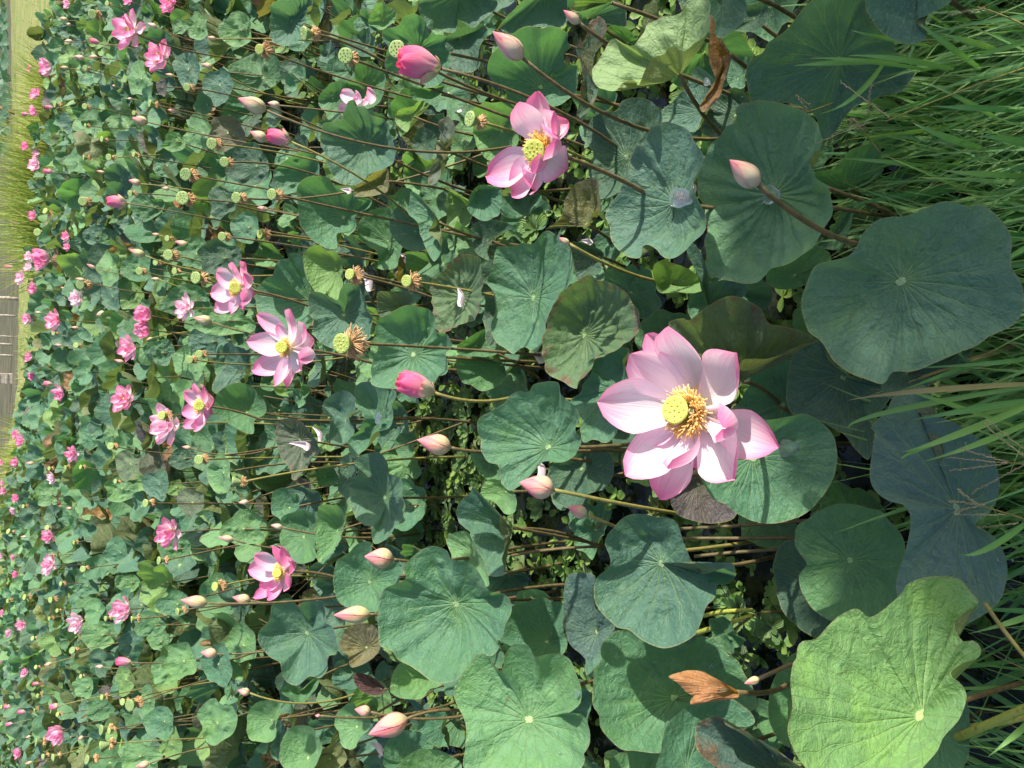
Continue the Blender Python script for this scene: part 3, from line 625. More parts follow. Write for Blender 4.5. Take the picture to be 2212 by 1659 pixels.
L('30',700,1640,.22,"390,1500 600,1440 700,1300 840,1250 960,1240 980,1420 1000,1470 900,1560 720,1640 600,1640 480,1590",'g','green leaf with pale folded lip just above the big round leaf',.1)
L('20',1440,650,.66,"705,600 790,450 830,370 900,340 930,370 1050,380 1130,280 1170,200 1290,140 1450,100 1520,0 1600,-60 1700,0 1710,130 1710,220 1660,300 1590,370 1480,440 1400,400 1350,415 1320,465 1250,490 1180,590 1120,690 1080,730 1050,690 950,700 880,775 730,740",(.22,.34,.13),'pale sunlit cup-shaped leaf with yellow-brown underside and a stalk shadow across it',.10,zc=.60,cup=.05,rip=.02,rough=.05,tilt=(-.45,.0),stalk=(1640,340,.0),res=150)  # pale tint puts extra sunlight into this leaf's colour
L('20',1880,470,.50,"1720,110 1765,190 1750,290 1830,400 1880,465 1870,560 1840,700 1780,850 1700,940 1650,970 1630,920 1700,800 1750,680 1705,500 1705,300",'o','withered orange-brown leaf hanging folded beside the pale cup-shaped leaf',.35,zc=.46,cup=.0,rough=.08,stalk=(1700,190,.1))
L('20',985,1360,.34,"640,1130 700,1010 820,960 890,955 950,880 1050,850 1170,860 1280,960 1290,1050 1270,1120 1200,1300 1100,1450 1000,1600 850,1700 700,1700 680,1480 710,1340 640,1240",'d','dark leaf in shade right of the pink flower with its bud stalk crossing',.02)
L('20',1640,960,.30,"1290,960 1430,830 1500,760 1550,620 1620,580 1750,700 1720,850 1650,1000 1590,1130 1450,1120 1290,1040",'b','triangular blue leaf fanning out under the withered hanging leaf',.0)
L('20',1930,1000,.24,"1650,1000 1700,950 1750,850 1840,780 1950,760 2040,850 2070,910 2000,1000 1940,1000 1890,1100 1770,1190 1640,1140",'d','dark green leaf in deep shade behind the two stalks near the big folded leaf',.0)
L('20',1950,685,.20,"1870,620 1900,500 2000,490 2080,510 2020,600 2010,750 1900,760 1860,700",'c','small light green leaf with a pale navel between the hanging leaf and big dark leaf',.0)
L('20',1800,-130,.55,"1710,-200 1710,0 1710,100 1750,200 1770,320 1850,310 1990,190 2020,80 2000,-50 1950,-200",'b','smooth blue leaf folded down the middle at the top edge of the photo',.02,cup=.2)
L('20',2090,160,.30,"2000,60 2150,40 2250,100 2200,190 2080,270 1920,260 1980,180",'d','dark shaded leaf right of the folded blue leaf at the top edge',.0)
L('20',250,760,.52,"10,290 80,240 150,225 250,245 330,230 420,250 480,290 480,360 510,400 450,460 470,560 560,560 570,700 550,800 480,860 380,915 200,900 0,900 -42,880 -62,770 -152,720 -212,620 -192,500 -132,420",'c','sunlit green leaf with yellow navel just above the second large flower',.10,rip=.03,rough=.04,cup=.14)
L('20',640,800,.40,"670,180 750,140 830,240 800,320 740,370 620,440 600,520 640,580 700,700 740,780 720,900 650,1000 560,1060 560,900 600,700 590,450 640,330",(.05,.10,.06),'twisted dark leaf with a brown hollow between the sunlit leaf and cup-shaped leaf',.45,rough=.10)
L('20',300,-80,.46,"0,100 100,0 200,-100 450,-50 480,100 470,200 400,240 200,230 80,240 0,290 -100,250 -60,160",'b','dark blue leaf under a lilac bud near the top edge',.03)
L('20',650,160,.34,"570,120 620,90 800,0 900,0 980,60 990,150 980,230 850,210 740,220 600,230",'b','leaf with bright yellow navel partly hidden behind the lilac bud near the top edge',.2)
L('20',1000,370,.20,"830,230 920,215 1000,250 1060,320 1080,360 900,400 820,370 800,300",'g','small flat green leaf between the lilac bud and the cup-shaped leaf',.0)
L('20',850,20,.55,"510,90 560,110 620,80 680,30 850,20 870,-60 600,-70 540,20",'y','yellowish leaf with brown underside cut by the top edge behind the lilac bud',.35)
L('21',640,285,.40,"560,-79 680,-119 740,-89 760,0 770,100 770,150 700,170 680,230 655,290 600,300 450,292 350,290 280,325 370,260 450,180 450,80 500,0",(.13,.125,.04),'folded olive-brown leaf on its own thin stalk between the second flower and the pool leaf',.30,rough=.05,stalk=(1410,620,.02))
L('21',760,560,.25,"500,460 560,430 700,470 790,520 780,600 750,700 650,740 560,760 540,650",'d','small dark leaf crossed by the stalk of the tiny bud',.15)
L('21',1370,800,.32,"1220,650 1280,600 1330,580 1380,610 1500,650 1600,720 1640,780 1630,860 1400,870 1260,860 1240,780",'y','yellow-green leaf cupped like a shell with a pale rolled lip',.25,cup=.2,dz={7:.04,8:.05,9:.04})
L('21',1690,1000,.34,"1510,510 1580,450 1680,650 1700,780 1840,760 2010,790 2000,910 1850,900 1700,1000 1640,880 1600,700",'b','smooth blue funnel leaf between the pool leaf and purple-stained leaf',.0)
L('21',1990,1640,.46,"1350,1130 1480,1090 1530,1110 1650,1020 1750,950 1850,905 1950,905 2050,940 2150,1020 2200,1130 2312,1155 2512,1200 2642,1290 2520,1310 2412,1350 2330,1400 2212,1440 2080,1440 2000,1450 1950,1500 1800,1480 1650,1400 1500,1350 1400,1250",(.095,.14,.07),'purple-stained green leaf with a yellow-orange folded edge right above the largest flower',.31,zc=.36,cup=.03,rough=.04,stalk=(1700,890,.05))
L('32',650,-60,.22,"230,-259 430,-369 550,-179 800,-39 1100,0 1070,100 1000,200 900,330 880,380 920,420 890,630 840,640 710,500 640,430 540,370 470,330 330,260 220,265 180,200 160,50",'d','dark green leaf with sunlit patch and many droplets under the big round leaf',.0,cup=.05)
L('31',1200,1560,.26,"1080,1500 1400,1450 1700,1380 1770,1370 1720,1450 1760,1500 1600,1600 1400,1660 1380,1760 1100,1800 980,1700",(.06,.12,.11),'dull grey-blue leaf showing below the big round leaf',.0)
L('32',800,1200,.14,"450,1050 560,840 640,850 720,900 800,900 900,970 1000,1080 1030,1130 970,1150 850,1200 600,1150",'g','small green leaf with a pale seam behind the smooth round leaf',.0)
# --- middle distance
L('10',935,1240,.62,"590,1070 650,1050 730,1030 740,990 760,950 800,880 850,860 880,920 960,930 990,990 1080,1020 1140,1080 1170,1200 1200,1260 1200,1380 1150,1440 1000,1500 940,1560 820,1600 700,1570 650,1480 610,1380 580,1300 540,1230 560,1150",'b','large blue-green leaf with a star-lit centre below the pinkish fallen flower',.15,rip=.04,rough=.04,cup=.14,corr=3)
L('10',1040,1560,.50,"860,1600 950,1540 1050,1470 1140,1460 1150,1560 1130,1659 950,1700 850,1690",'t','tan crinkled dry leaf under the star-lit blue leaf',.4,rough=.06)
L('11',760,220,.50,"370,200 360,100 350,-50 450,-130 620,-130 680,-60 860,-50 850,0 880,50 990,60 980,130 900,180 860,220 870,300 820,360 740,350 690,370 700,480 600,480 480,410 390,300",'c','wide flat green leaf carrying a small dry pinkish petal',.06)
L('11',690,665,.62,"415,530 470,470 550,460 600,510 680,510 740,570 740,630 755,690 730,730 770,820 770,880 710,935 640,910 610,850 600,880 550,890 500,860 440,730 410,620",'y','fresh bright green leaf deeply notched, behind the tan tufted pod',.0,rough=.01,cup=.16)
L('11',1140,430,.34,"880,330 930,210 1000,150 1130,135 1190,170 1200,280 1230,370 1290,430 1260,480 1230,570 1200,660 1060,660 1050,530 970,470 890,400",'g','plain leaf half in shadow with a lit fan round its navel',.0)
L('11',1575,260,.46,"1350,0 1400,20 1460,90 1530,190 1520,280 1490,340 1540,390 1580,430 1590,520 1540,600 1500,550 1470,490 1420,380 1400,270 1310,180 1330,80",'c','wavy upright blue-green leaf with brown stalk tip touching a white petal',.05,rough=.05)
L('11',1380,340,.38,"1150,290 1170,190 1240,120 1320,180 1400,270 1430,400 1470,490 1350,510 1260,470 1180,380",'b','leaf with striped shadows immediately left of the wavy upright leaf',.03)
L('11',455,940,.48,"170,640 200,590 280,570 280,530 350,525 420,570 430,640 460,750 500,850 470,900 470,1000 465,1120 400,1210 250,1220 100,1160 0,1000 0,830 100,745 160,720",'c','broad soft green leaf right behind the pale third flower',.03)
L('11',755,1060,.68,"460,900 520,860 620,900 700,930 740,830 790,790 880,790 900,850 940,930 960,1020 1000,1080 990,1200 960,1280 850,1300 760,1350 690,1360 600,1330 520,1260 490,1180 500,1100 460,1060",'b','blue-green leaf half shaded above the largest yellow seed pod',.10,rip=.03,rough=.04)
L('11',1355,1405,.66,"1040,1180 1060,1100 1170,1040 1300,980 1400,990 1500,1020 1540,1100 1550,1200 1660,1230 1700,1330 1630,1400 1660,1480 1640,1570 1560,1600 1520,1659 1300,1700 1100,1690 1000,1659 985,1580 1000,1450 1050,1340 1040,1250",'c','large leaf crossed by the long stalk of the largest yellow seed pod',.12,rip=.03,rough=.04,cup=.14,corr=2.5)
L('11',1760,910,.50,"1510,850 1530,780 1600,700 1680,600 1760,540 1900,550 1940,600 1950,750 1950,870 1920,1000 1880,1100 1780,1150 1700,1180 1610,1220 1550,1190 1540,1080 1520,960",(.08,.15,.06),'ribbed oval leaf with reddish-brown rim and a curled white petal at its centre',.34,corr=3.5,rough=.03)
L('11',2130,1490,.36,"1740,1410 1800,1430 1900,1420 2040,1440 2130,1475 2160,1600 2080,1680 1950,1720 1860,1670 1780,1640 1730,1520",'g','pale green leaf under the long pod stalk, left of the scorched ribbed leaf',.0)
L('11',1900,1330,.30,"1740,1330 1850,1250 1960,1190 2030,1180 2070,1260 2080,1400 1850,1430 1750,1400",'g','green leaf in half shade below the ribbed oval leaf',.0)
L('11',1240,1000,.36,"1050,870 1150,860 1250,860 1340,900 1320,980 1200,1030 1080,1080 1050,1010",(.10,.15,.10),'small greyish leaf with a yellow-lit centre between two tufted pods',.05,corr=3)
L('11',1900,-20,.46,"1830,100 1860,0 1950,-60 2100,-40 2120,50 2110,180 2060,220 1970,250 1880,210 1830,150",'c','medium leaf with soft stripes directly left of the second large flower',.03)
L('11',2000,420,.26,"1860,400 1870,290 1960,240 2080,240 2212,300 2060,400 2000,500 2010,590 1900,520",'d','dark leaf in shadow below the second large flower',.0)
L('10',1400,420,.70,"1100,250 1230,220 1280,150 1380,120 1470,200 1480,280 1600,300 1660,320 1630,400 1680,480 1660,620 1550,750 1350,740 1280,650 1220,700 1130,620 1120,500 1140,400 1090,330",'c','wide leaf behind the big crimson opening bud and round seed pod',.12,rip=.03,corr=2.5,rough=.04)
L('10',1750,-60,.60,"1420,0 1410,100 1440,180 1500,250 1600,270 1710,280 1740,210 1740,160 1800,200 1880,240 1950,180 2050,100 2080,0 1900,-120 1600,-120",'b','blue crinkled leaf with a notch, cut by the top edge above the crimson opening bud',.05,rough=.05)
L('10',1760,320,.34,"1640,330 1700,280 1850,220 1960,210 2000,300 1940,400 1890,600 1750,620 1660,550 1640,430",'d','dark star-veined leaf right of the crimson opening bud',.05)
L('10',295,180,.66,"115,150 120,50 200,0 300,-60 450,-80 490,20 450,90 430,170 400,220 400,270 360,350 270,395 160,370 120,270",'b','strongly ribbed blue leaf near the top edge, left of the pale green pod',.06,corr=4,rough=.05,cup=.2)
L('10',1340,1000,.40,"1200,990 1260,940 1340,920 1400,870 1490,760 1500,780 1450,920 1380,980 1340,1060 1310,1140 1250,1110 1200,1050",'y','small folded leaf showing its yellow-brown speckled underside',.25)
L('10',1100,175,.44,"965,200 1020,60 1090,20 1140,60 1180,70 1215,110 1200,180 1150,220 1080,260 1020,230",'l','small heart-shaped light green leaf near the top edge',.0)
L('10',1650,1310,.36,"1590,1210 1580,1120 1640,1010 1690,1030 1720,1100 1700,1180 1620,1230 1600,1300 1620,1400 1580,1540 1520,1600 1485,1550 1520,1430 1560,1340 1550,1240",(.10,.13,.10),'withered grey-green leaf twisted into an S left of the second large flower',.35,rough=.08)
L('10',1450,1250,.26,"1360,1180 1420,1100 1500,1120 1560,1190 1540,1300 1500,1390 1400,1340 1350,1260",'d','dark little leaf behind the twisted grey-green leaf',.0)
L('10',660,850,.40,"540,900 570,800 640,720 720,700 790,720 750,850 720,1000 640,1040 600,980",'g','lit green leaf left of the pinkish fallen flower',.0)
L('10',920,760,.34,"850,680 860,560 1000,530 1110,640 1100,800 1050,900 900,950 780,900 760,720",'g','flat green leaf under the pinkish fallen flower',.0)
L('10',1500,790,.40,"1340,740 1480,760 1620,740 1600,820 1530,860 1360,860",'g','narrow green leaf under the crimson opening bud',.0)
L('10',450,1500,.46,"160,1480 230,1400 340,1330 450,1300 540,1400 540,1500 500,1580 420,1620 250,1680 170,1600",'c','bluish leaf with crossed folds left of the star-lit blue leaf',.08,rough=.05)
L('02',2130,240,.66,"1900,60 2040,-10 2180,20 2240,100 2290,150 2290,250 2200,320 2180,430 2080,400 1950,330 1870,240 1860,150",'g','deep green leaf with a crisp tan folded corner just right of the pink pair',.22,rough=.03)
L('12',770,320,.50,"570,180 620,120 730,60 780,60 860,120 870,210 800,280 850,400 800,480 740,515 660,480 620,500 640,300 590,260",'b','blue-green bow-shaped leaf with a lit streak left of the wavy pale leaf',.04)
L('12',1060,320,.56,"850,180 850,60 880,0 950,-20 1100,0 1200,60 1210,120 1180,180 1205,240 1200,300 1140,380 1030,420 990,490 950,560 900,600 850,640 815,580 820,470 880,400 920,330 930,260 880,210",'c','wavy pale green leaf with a little pool, below the crimson half-open flower',.12,rough=.05)
L('12',1110,980,.50,"850,690 870,640 960,600 1060,590 1130,640 1145,700 1130,770 1190,790 1240,820 1260,880 1255,950 1290,1020 1295,1100 1270,1180 1200,1230 1170,1300 1080,1370 1000,1370 990,1240 930,1220 870,1150 830,1020 810,930 785,880 850,820 880,750",(.07,.17,.10),'long smooth leaf shaped like a shield with two lit margins, mid photo',.0,rough=.01,cup=.10)
L('12',790,780,.38,"730,650 800,610 860,650 860,760 840,850 850,950 870,1060 760,980 720,900 720,750",'b','blue leaf half hidden behind the shield-shaped leaf',.0)
L('12',375,480,.56,"180,340 250,300 330,300 400,330 440,370 500,440 530,540 545,600 480,650 440,730 380,790 330,830 290,740 220,640 190,540 175,440",(.075,.10,.07),'dark purplish fan leaf with a white fallen petal lying on it',.30,corr=3.5)
L('12',600,800,.44,"515,770 580,715 650,710 690,760 720,840 650,880 580,890 540,850",'g','small rounded green leaf left of the shield-shaped leaf',.0)
L('12',290,1070,.56,"145,950 200,900 260,900 300,950 350,950 380,1000 360,1080 300,1120 240,1180 180,1150 130,1100",'c','small cupped leaf with lit yellow navel above the folded fan leaf',.10)
L('12',410,1320,.54,"230,1150 350,1100 430,1090 510,1130 510,1250 510,1400 520,1500 420,1550 320,1530 240,1430 210,1300",'g','green leaf right of the pink cup flower with a lilac bud in front',.0)
L('12',700,1270,.54,"510,1180 550,1060 640,1040 740,1070 750,1130 765,1160 760,1250 720,1380 620,1480 540,1540 520,1400 510,1300",'l','folded fan leaf showing ribs and a brown underside on its right side',.20,corr=3,zc=.48)
L('13',980,55,.68,"680,-50 700,-140 800,-200 880,-280 990,-290 1010,-180 1120,-140 1250,-100 1250,0 1200,100 1080,180 1060,300 900,300 740,250 680,130",'c','round leaf beneath the yellow-pink bud with the shadow of that bud',.06)
L('13',1730,235,.64,"1060,400 1070,200 1110,110 1200,70 1300,20 1290,-80 1340,-160 1420,-230 1520,-260 1650,-220 1700,-150 1870,-100 1950,-20 1990,60 2040,140 2130,150 2190,220 2200,320 2160,420 2120,540 2060,560 2090,620 2040,690 1960,690 1900,680 1860,780 1780,870 1700,910 1600,920 1500,900 1350,800 1220,730 1180,650 1080,600 1060,500",'c','very large leaf whose centre lies under a broad blue shadow',.05,rip=.03,rough=.04,cup=.12,res=140)
L('13',440,490,.60,"150,250 250,195 330,210 370,270 430,210 530,220 600,280 610,400 680,440 710,560 710,640 690,680 610,700 620,800 560,880 450,870 370,940 290,930 240,860 230,760 170,720 60,680 15,590 20,490 100,400 140,330",'b','large blue-green leaf right below the pink cup flower',.08,rip=.03,rough=.03)
L('13',955,620,.48,"725,570 760,480 850,420 1000,420 1060,480 1080,600 1030,690 930,760 830,790 800,740 800,690 740,650",(.15,.13,.07),'brownish olive disc leaf crossed by dark stalk shadows',.25,corr=3)
L('13',1090,980,.42,"840,870 870,835 920,840 1000,870 1060,910 1110,970 1090,1020 1000,1030 920,1000 860,940",(.11,.035,.045),'folded maroon leaf like a clam with a tan upper lip',.25,corr=3)
L('13',1490,885,.50,"1160,970 1180,850 1250,750 1350,800 1450,810 1570,830 1610,920 1570,960 1500,980 1430,1060 1280,1060 1210,1040 1160,1000",'l','pale fresh leaf just under the very large leaf with a yellow navel',.0)
L('13',870,1305,.50,"680,1280 700,1180 780,1110 840,1095 860,1140 900,1200 980,1240 970,1330 900,1400 860,1480 800,1500 740,1460 710,1340",'l','bright green leaf striped by one stalk shadow behind the fat yellow-pink bud',.0)
L('13',450,1575,.56,"230,1400 300,1310 400,1290 490,1310 525,1370 560,1420 560,1520 500,1659 350,1720 210,1620",'l','light green leaf with a yellow navel near the bottom edge, second from the left corner',.05)
L('13',135,1245,.56,"-60,1400 -80,1200 0,1100 80,1075 200,1090 210,1170 180,1280 160,1400 100,1440 20,1430",'l','smooth light green leaf beside the brown curled scrap and tiny pink bud',.0)
L('13',190,1400,.5,"165,1240 210,1230 250,1310 230,1450 190,1590 150,1500 160,1400",'b','narrow bluish leaf seen edge-on beside the smooth light green leaf',.0)
L('13',1500,1720,.44,"1230,1659 1300,1560 1400,1500 1500,1495 1620,1520 1730,1580 1780,1659 1700,1850 1300,1850",'l','pale leaf with crinkled rim at the bottom edge left of the sunlit leaf',.15)
L('13',1260,1600,.36,"1100,1600 1120,1450 1200,1360 1340,1330 1450,1370 1530,1450 1500,1520 1350,1600 1250,1650 1130,1659",'c','green leaf half shaded below the fat yellow-pink bud',.0)
L('13',370,1000,.46,"220,990 290,930 400,980 480,900 540,890 530,960 470,1030 420,1090 370,1110 300,1060 230,1020",'g','crimped green leaf under the large leaf right of the pink cup flower',.04)
L('13',640,1580,.46,"510,1659 530,1540 600,1480 700,1440 770,1520 780,1600 700,1659",(.17,.19,.07),'yellowing leaf at the bottom edge below the striped bright leaf',.25)
L('22',315,550,.72,"-292,400 -262,300 -152,220 -82,180 -12,100 60,60 130,70 200,0 380,-20 410,90 500,150 580,220 600,290 570,340 560,400 600,480 590,540 520,630 400,680 300,665 230,700 180,760 100,850 0,920 -60,880 -100,800 -110,700 -200,680 -270,600 -290,500",'c','sunlit leaf with yellow veins and a dewy folded rim left of the largest flower',.05,cup=.13,rip=.035,rough=.03,corr=2)
L('22',850,50,.48,"600,0 690,-100 670,-180 750,-250 900,-310 1010,-300 960,-190 1050,-60 1090,50 1000,200 930,370 890,440 800,510 720,480 620,505 590,400 600,300 500,160 580,80",'c','blue-green leaf with a chewed margin directly behind the largest flower',.15,rough=.04)
L('22',600,730,.34,"330,700 450,640 560,560 600,500 750,540 840,600 880,690 870,800 820,900 720,930 650,960 600,1050 480,1070 380,1020 320,900 310,800",'d','dark leaf left of the largest flower with a sunlit lower tip',.0)
L('12',2215,1250,.58,"1860,890 1830,950 1790,1000 1740,1120 1740,1180 1800,1250 1880,1330 1920,1450 2000,1600 2050,1659 2140,1640 2110,1500 2150,1380 2140,1300 2110,1180 2070,1080 1990,1000 1920,940",'b','dark blue funnel leaf with a speckled brown back, right of the floating plants',.12,zc=.46,cup=.0,stalk=(1300,1185,.1))
L('12',1880,1480,.44,"1650,1370 1680,1300 1780,1270 1860,1300 1900,1400 1960,1500 2000,1600 2000,1750 1850,1700 1780,1650 1700,1500",'l','lit green leaf under the dark blue funnel leaf',.05)
L('12',2160,930,.40,"1950,900 2000,830 2100,830 2180,900 2240,950 2240,1100 2150,1120 2060,1020 1960,980",'l','smooth light green leaf between the two right-hand buds and funnel leaf',.0)
L('12',2010,720,.40,"1850,600 1930,570 1980,650 2060,690 2120,720 2120,820 2000,830 1900,720",'g','green leaf immediately under the sunlit leaf with yellow veins',.0)
# --- smaller leaves further out, seen as simple rounded shapes
L('00',325,290,1.0,'230,300 250,250 290,225 340,225 370,260 365,310 330,330 350,350 310,355 270,330','d','single dark lotus leaf standing up before the far bank near the top left corner',.0)
E2 = [('00',700,80,110,95,'g'),('00',1700,230,95,120,'l'),('00',2040,250,140,155,'l'),('00',1200,680,90,150,'l'),('00',1620,600,115,165,'b'),('00',1720,1150,120,180,'l'),('00',1960,1150,160,150,(.13,.12,.07)),
 ('00',1440,1430,115,115,'c'),('00',2150,1430,180,190,'d'),('00',1050,850,115,100,'c'),('00',600,250,90,90,'b'),('00',700,390,80,80,'b'),('00',600,1050,90,90,'b'),('00',450,1150,90,110,'g'),('00',950,360,60,60,'c'),
 ('00',1550,230,70,70,'l'),('00',1880,740,130,160,'b'),('00',1760,900,80,90,'g'),('00',1500,1230,100,90,'l'),('00',1150,1150,70,70,'y'),('00',800,800,70,70,'y'),('00',1400,750,45,80,(.06,.045,.05)),
 ('01',1270,130,140,110,'g'),('01',2120,300,120,140,'c'),('01',1680,530,140,130,'g'),('01',1900,560,190,140,'d'),('01',1180,640,130,160,'g'),('01',960,900,105,130,'b'),('01',770,1190,95,115,'c'),
 ('01',1620,950,220,150,'g'),('01',1930,1120,250,130,'l'),('01',1790,1290,150,130,'b'),('01',1640,1460,145,165,'l'),('01',720,430,120,110,'c'),('01',940,400,85,95,'g'),('01',560,1450,135,110,'g'),('01',1380,1380,140,110,'c'),
 ('01',1130,900,100,120,'y'),('01',820,380,100,90,'b'),('01',1920,90,130,130,'d'),
 ('02',440,950,150,110,'l'),('02',790,450,110,120,'c'),('02',1110,700,115,130,(.11,.16,.09)),('02',1050,900,155,110,'l'),('02',1040,1160,80,165,'c'),('02',1000,1450,110,120,'c'),('02',1510,1420,150,100,'g'),('02',960,450,75,100,'l'),
 ('02',2100,1250,180,150,'l'),('02',1570,650,110,90,'d'),('02',1650,1020,120,120,(.10,.13,.08)),('02',1520,900,80,70,'y'),('02',1900,780,110,170,'l'),('02',1350,870,120,130,'b'),('02',590,1130,90,90,'c'),('02',400,400,80,90,'c'),
 ('03',850,500,150,130,'l'),('03',1380,560,95,95,'l'),('03',1440,820,135,125,'l'),('03',1560,740,140,160,'l'),('03',1880,770,130,180,'c'),('03',1870,1260,160,190,'l'),('03',1370,1270,140,140,'c'),('03',1480,1450,95,155,'y'),
 ('03',1200,1550,185,130,'l'),('03',860,1140,115,120,'g'),('03',1080,910,80,130,'y'),('03',740,80,110,100,'c'),('03',2080,590,140,170,'l'),('03',1500,240,140,110,'c'),('03',1130,590,110,120,'b'),('03',1100,60,110,80,'l'),
 ('03',1290,420,130,110,'g'),('03',1270,1080,70,150,'l'),('03',720,960,90,100,'l'),('03',560,1400,120,100,'b')]
def ell_leaves():
    for i, (tl, cx, cy, rx, ry, tint) in enumerate(E2):
        n = 11; ph = rnd.uniform(0, 6.28); s = []
        for k in range(n):
            a = 2*PI*k/n; q = 1+.10*math.sin(3*a+ph)+.08*math.sin(5*a+2*ph)+rnd.gauss(0, .05)
            s.append('%.0f,%.0f' % (cx+rx*q*math.cos(a), cy+ry*q*math.sin(a)))
        ox = rnd.uniform(.0, .45)*rx
        L(tl, cx+ox, cy+rnd.uniform(-.1, .1)*ry, rnd.uniform(.48, .72), ' '.join(s), tint, None, rnd.choice([.0, .03, .08, .2]), cup=.12, rip=.03, rough=.05, tilt=(rnd.uniform(-.1, .1), rnd.uniform(.1, .5)), res=64, corr=2)
ell_leaves()
# ------------------------------------------------------------------ petals, flowers, buds, pods
def petal_mesh(B, T, N0, W, belly=.18, cup=.25, curl=0.0, nu=9, nv=13, seed=0, blunt=1.0):
    """petal from base B to tip T; N0 points to the petal's inner side; W = half width"""
    r_ = np.random.RandomState(seed); B = np.asarray(B, float); T = np.asarray(T, float); Lp = np.linalg.norm(T-B); ax = nrm(T-B)
    side = nrm(np.cross(ax, N0)); N = np.cross(side, ax)
    if np.dot(N, N0) < 0: N = -N
    V = []; UV = []
    tw = r_.uniform(-.10, .10)
    for i in range(nv):
        v = i/(nv-1); w_ = (math.sin(PI*min(1, v**.92*.97+.03))**.72)*(1-.18*v) if blunt else 0
        w_ = max(.02, (.16+.84*min(1, v/.55)**.9 if v < .55 else math.cos((v-.55)/.45*PI/2)**(.62*blunt)))
        if v > .985: w_ = .03
        c = B+(T-B)*v - N*Lp*belly*math.sin(PI*v**.85)+N*curl*Lp*max(0, v-.6)**2*6
        for j in range(nu):
            u = j/(nu-1)*2-1; s = u*W*w_
            h = cup*W*(u*u)*(w_**.5)*1.4 + .012*W*math.sin(9*u+seed)+W*.05*math.sin(6*v+seed*1.3)*u
            V.append(c+side*s*(1-.12*cup*u*u)+N*(h+tw*s)); UV.append((j/(nu-1), v))
    F = [[i*nu+j, i*nu+j+1, (i+1)*nu+j+1, (i+1)*nu+j] for i in range(nv-1) for j in range(nu-1)]
    V = np.array(V); fm = F[len(F)//2]; a, b, c = V[fm[0]], V[fm[1]], V[fm[2]]
    if np.dot(np.cross(b-a, c-b), N) < 0: F = [f[::-1] for f in F]
    return V, F, UV
def frame(A):
    A = nrm(A); s = nrm(np.cross(A, [.2, .1, 1.0]) if abs(A[2]) < .9 else np.cross(A, [1, .1, 0])); return A, s, np.cross(A, s)
def pod_mesh(c, A, r, h, mat, matseed, parent, name='receptacle', nseed=None, seeds=True):
    """cone standing on point c along A"""
    A, s, t = frame(A); n = 20
    prof = [(.22, 0), (.34, .12), (.60, .42), (.90, .80), (1.0, .93), (.97, 1.0), (.86, 1.015), (.5, 1.0), (0.02, .99)]
    V = []; 
    for (q, z) in prof:
        for j in range(n):
            a = 2*PI*j/n; qq = q*(1+.02*math.sin(5*a)) ; V.append(c+A*z*h+(s*math.cos(a)+t*math.sin(a))*r*qq)
    F = [[i*n+j, i*n+(j+1) % n, (i+1)*n+(j+1) % n, (i+1)*n+j] for i in range(len(prof)-1) for j in range(n)]+[[j for j in range(n)][::-1]]
    o = mesh_obj(name, np.array(V), F, mat, parent)
    if seeds:
        mb = MB(); spots = [(0, 0)] if r < .01 else [(0, 0)]
        for k in range(5): spots.append((.38*math.cos(k*1.257+.3), .38*math.sin(k*1.257+.3)))
        for k in range(8): spots.append((.72*math.cos(k*.785), .72*math.sin(k*.785)))
        for (a, b) in spots:
            p = c+A*h*1.005+(s*a+t*b)*r
            for (q0, z0, q1, z1) in [(.10, .0, .07, .05)]:
                VV = [p+(s*math.cos(x)+t*math.sin(x))*r*q0 for x in np.arange(7)/7*2*PI]+[p+A*r*z1+(s*math.cos(x)+t*math.sin(x))*r*q1 for x in np.arange(7)/7*2*PI]+[p+A*r*.08]
                mb.add(VV, [[i, (i+1) % 7, 7+(i+1) % 7, 7+i] for i in range(7)]+[[7+i, 7+(i+1) % 7, 14] for i in range(7)])
        mb.obj('seeds', matseed, o)
    return o
def filaments(c, A, r0, L_, n, mat, parent, name, up=.6, spread=1.0, droop=0.0, th=.0007, clump=0.2):
    A, s, t = frame(A); mb = MB()
    for i in range(n):
        a = rnd.uniform(0, 2*PI); rad = s*math.cos(a)+t*math.sin(a); e = up+rnd.gauss(0, .22)
        d = nrm(rad*math.cos(e)*spread+A*math.sin(e)); p0 = c+rad*r0*rnd.uniform(.7, 1.0)+A*rnd.uniform(0, .15)*L_
        l = L_*rnd.uniform(.7, 1.15); p1 = p0+d*l*.6+np.array([rnd.gauss(0, 1), rnd.gauss(0, 1), rnd.gauss(0, 1)])*l*.06
        p2 = p1+nrm(d+np.array([0, 0, -droop])+A*rnd.gauss(.1, .4)+np.array([rnd.gauss(0, .25), rnd.gauss(0, .25), 0]))*l*.45
        V, F, UV = tube(bez(p0, p1, p2, 5), th*.8, th*1.3, 4); mb.add(V, F, UV)
    return mb.obj(name, mat, parent)
def pierces(P):
    """how often a stalk would pass through one of the leaves placed by hand"""
    P = np.asarray(P); v = P-CAM; z = v@_f; X = W0/2+FPX*(v@EX)/z; Y = H0/2-FPX*(v@EY)/z; n = 0
    for (c, Q, zz, root), (x0, x1, y0, y1) in zip(SPEC, BOX):
        if X.max() < x0 or X.min() > x1 or Y.max() < y0 or Y.min() > y1: continue
        prev = False
        for i in range(len(P)):
            ins = inside(X[i], Y[i], Q)
            if ins and prev and (P[i-1][2]-zz) > 0 >= (P[i][2]-zz): n += 1
            prev = ins
    return n
BOX = []
def below(base, top):
    """the point on the sight line of base that lies most nearly straight under top"""
    d = ray(base[0], base[1]); T = np.asarray(top, float); t = (T[0]*d[0]+T[1]*d[1])/(d[0]**2+d[1]**2); t *= 1.0
    P = CAM+d*t; P[2] = max(0.02, P[2])
    if P[2] <= .021: P = g(base[0], base[1], .02)
    return P
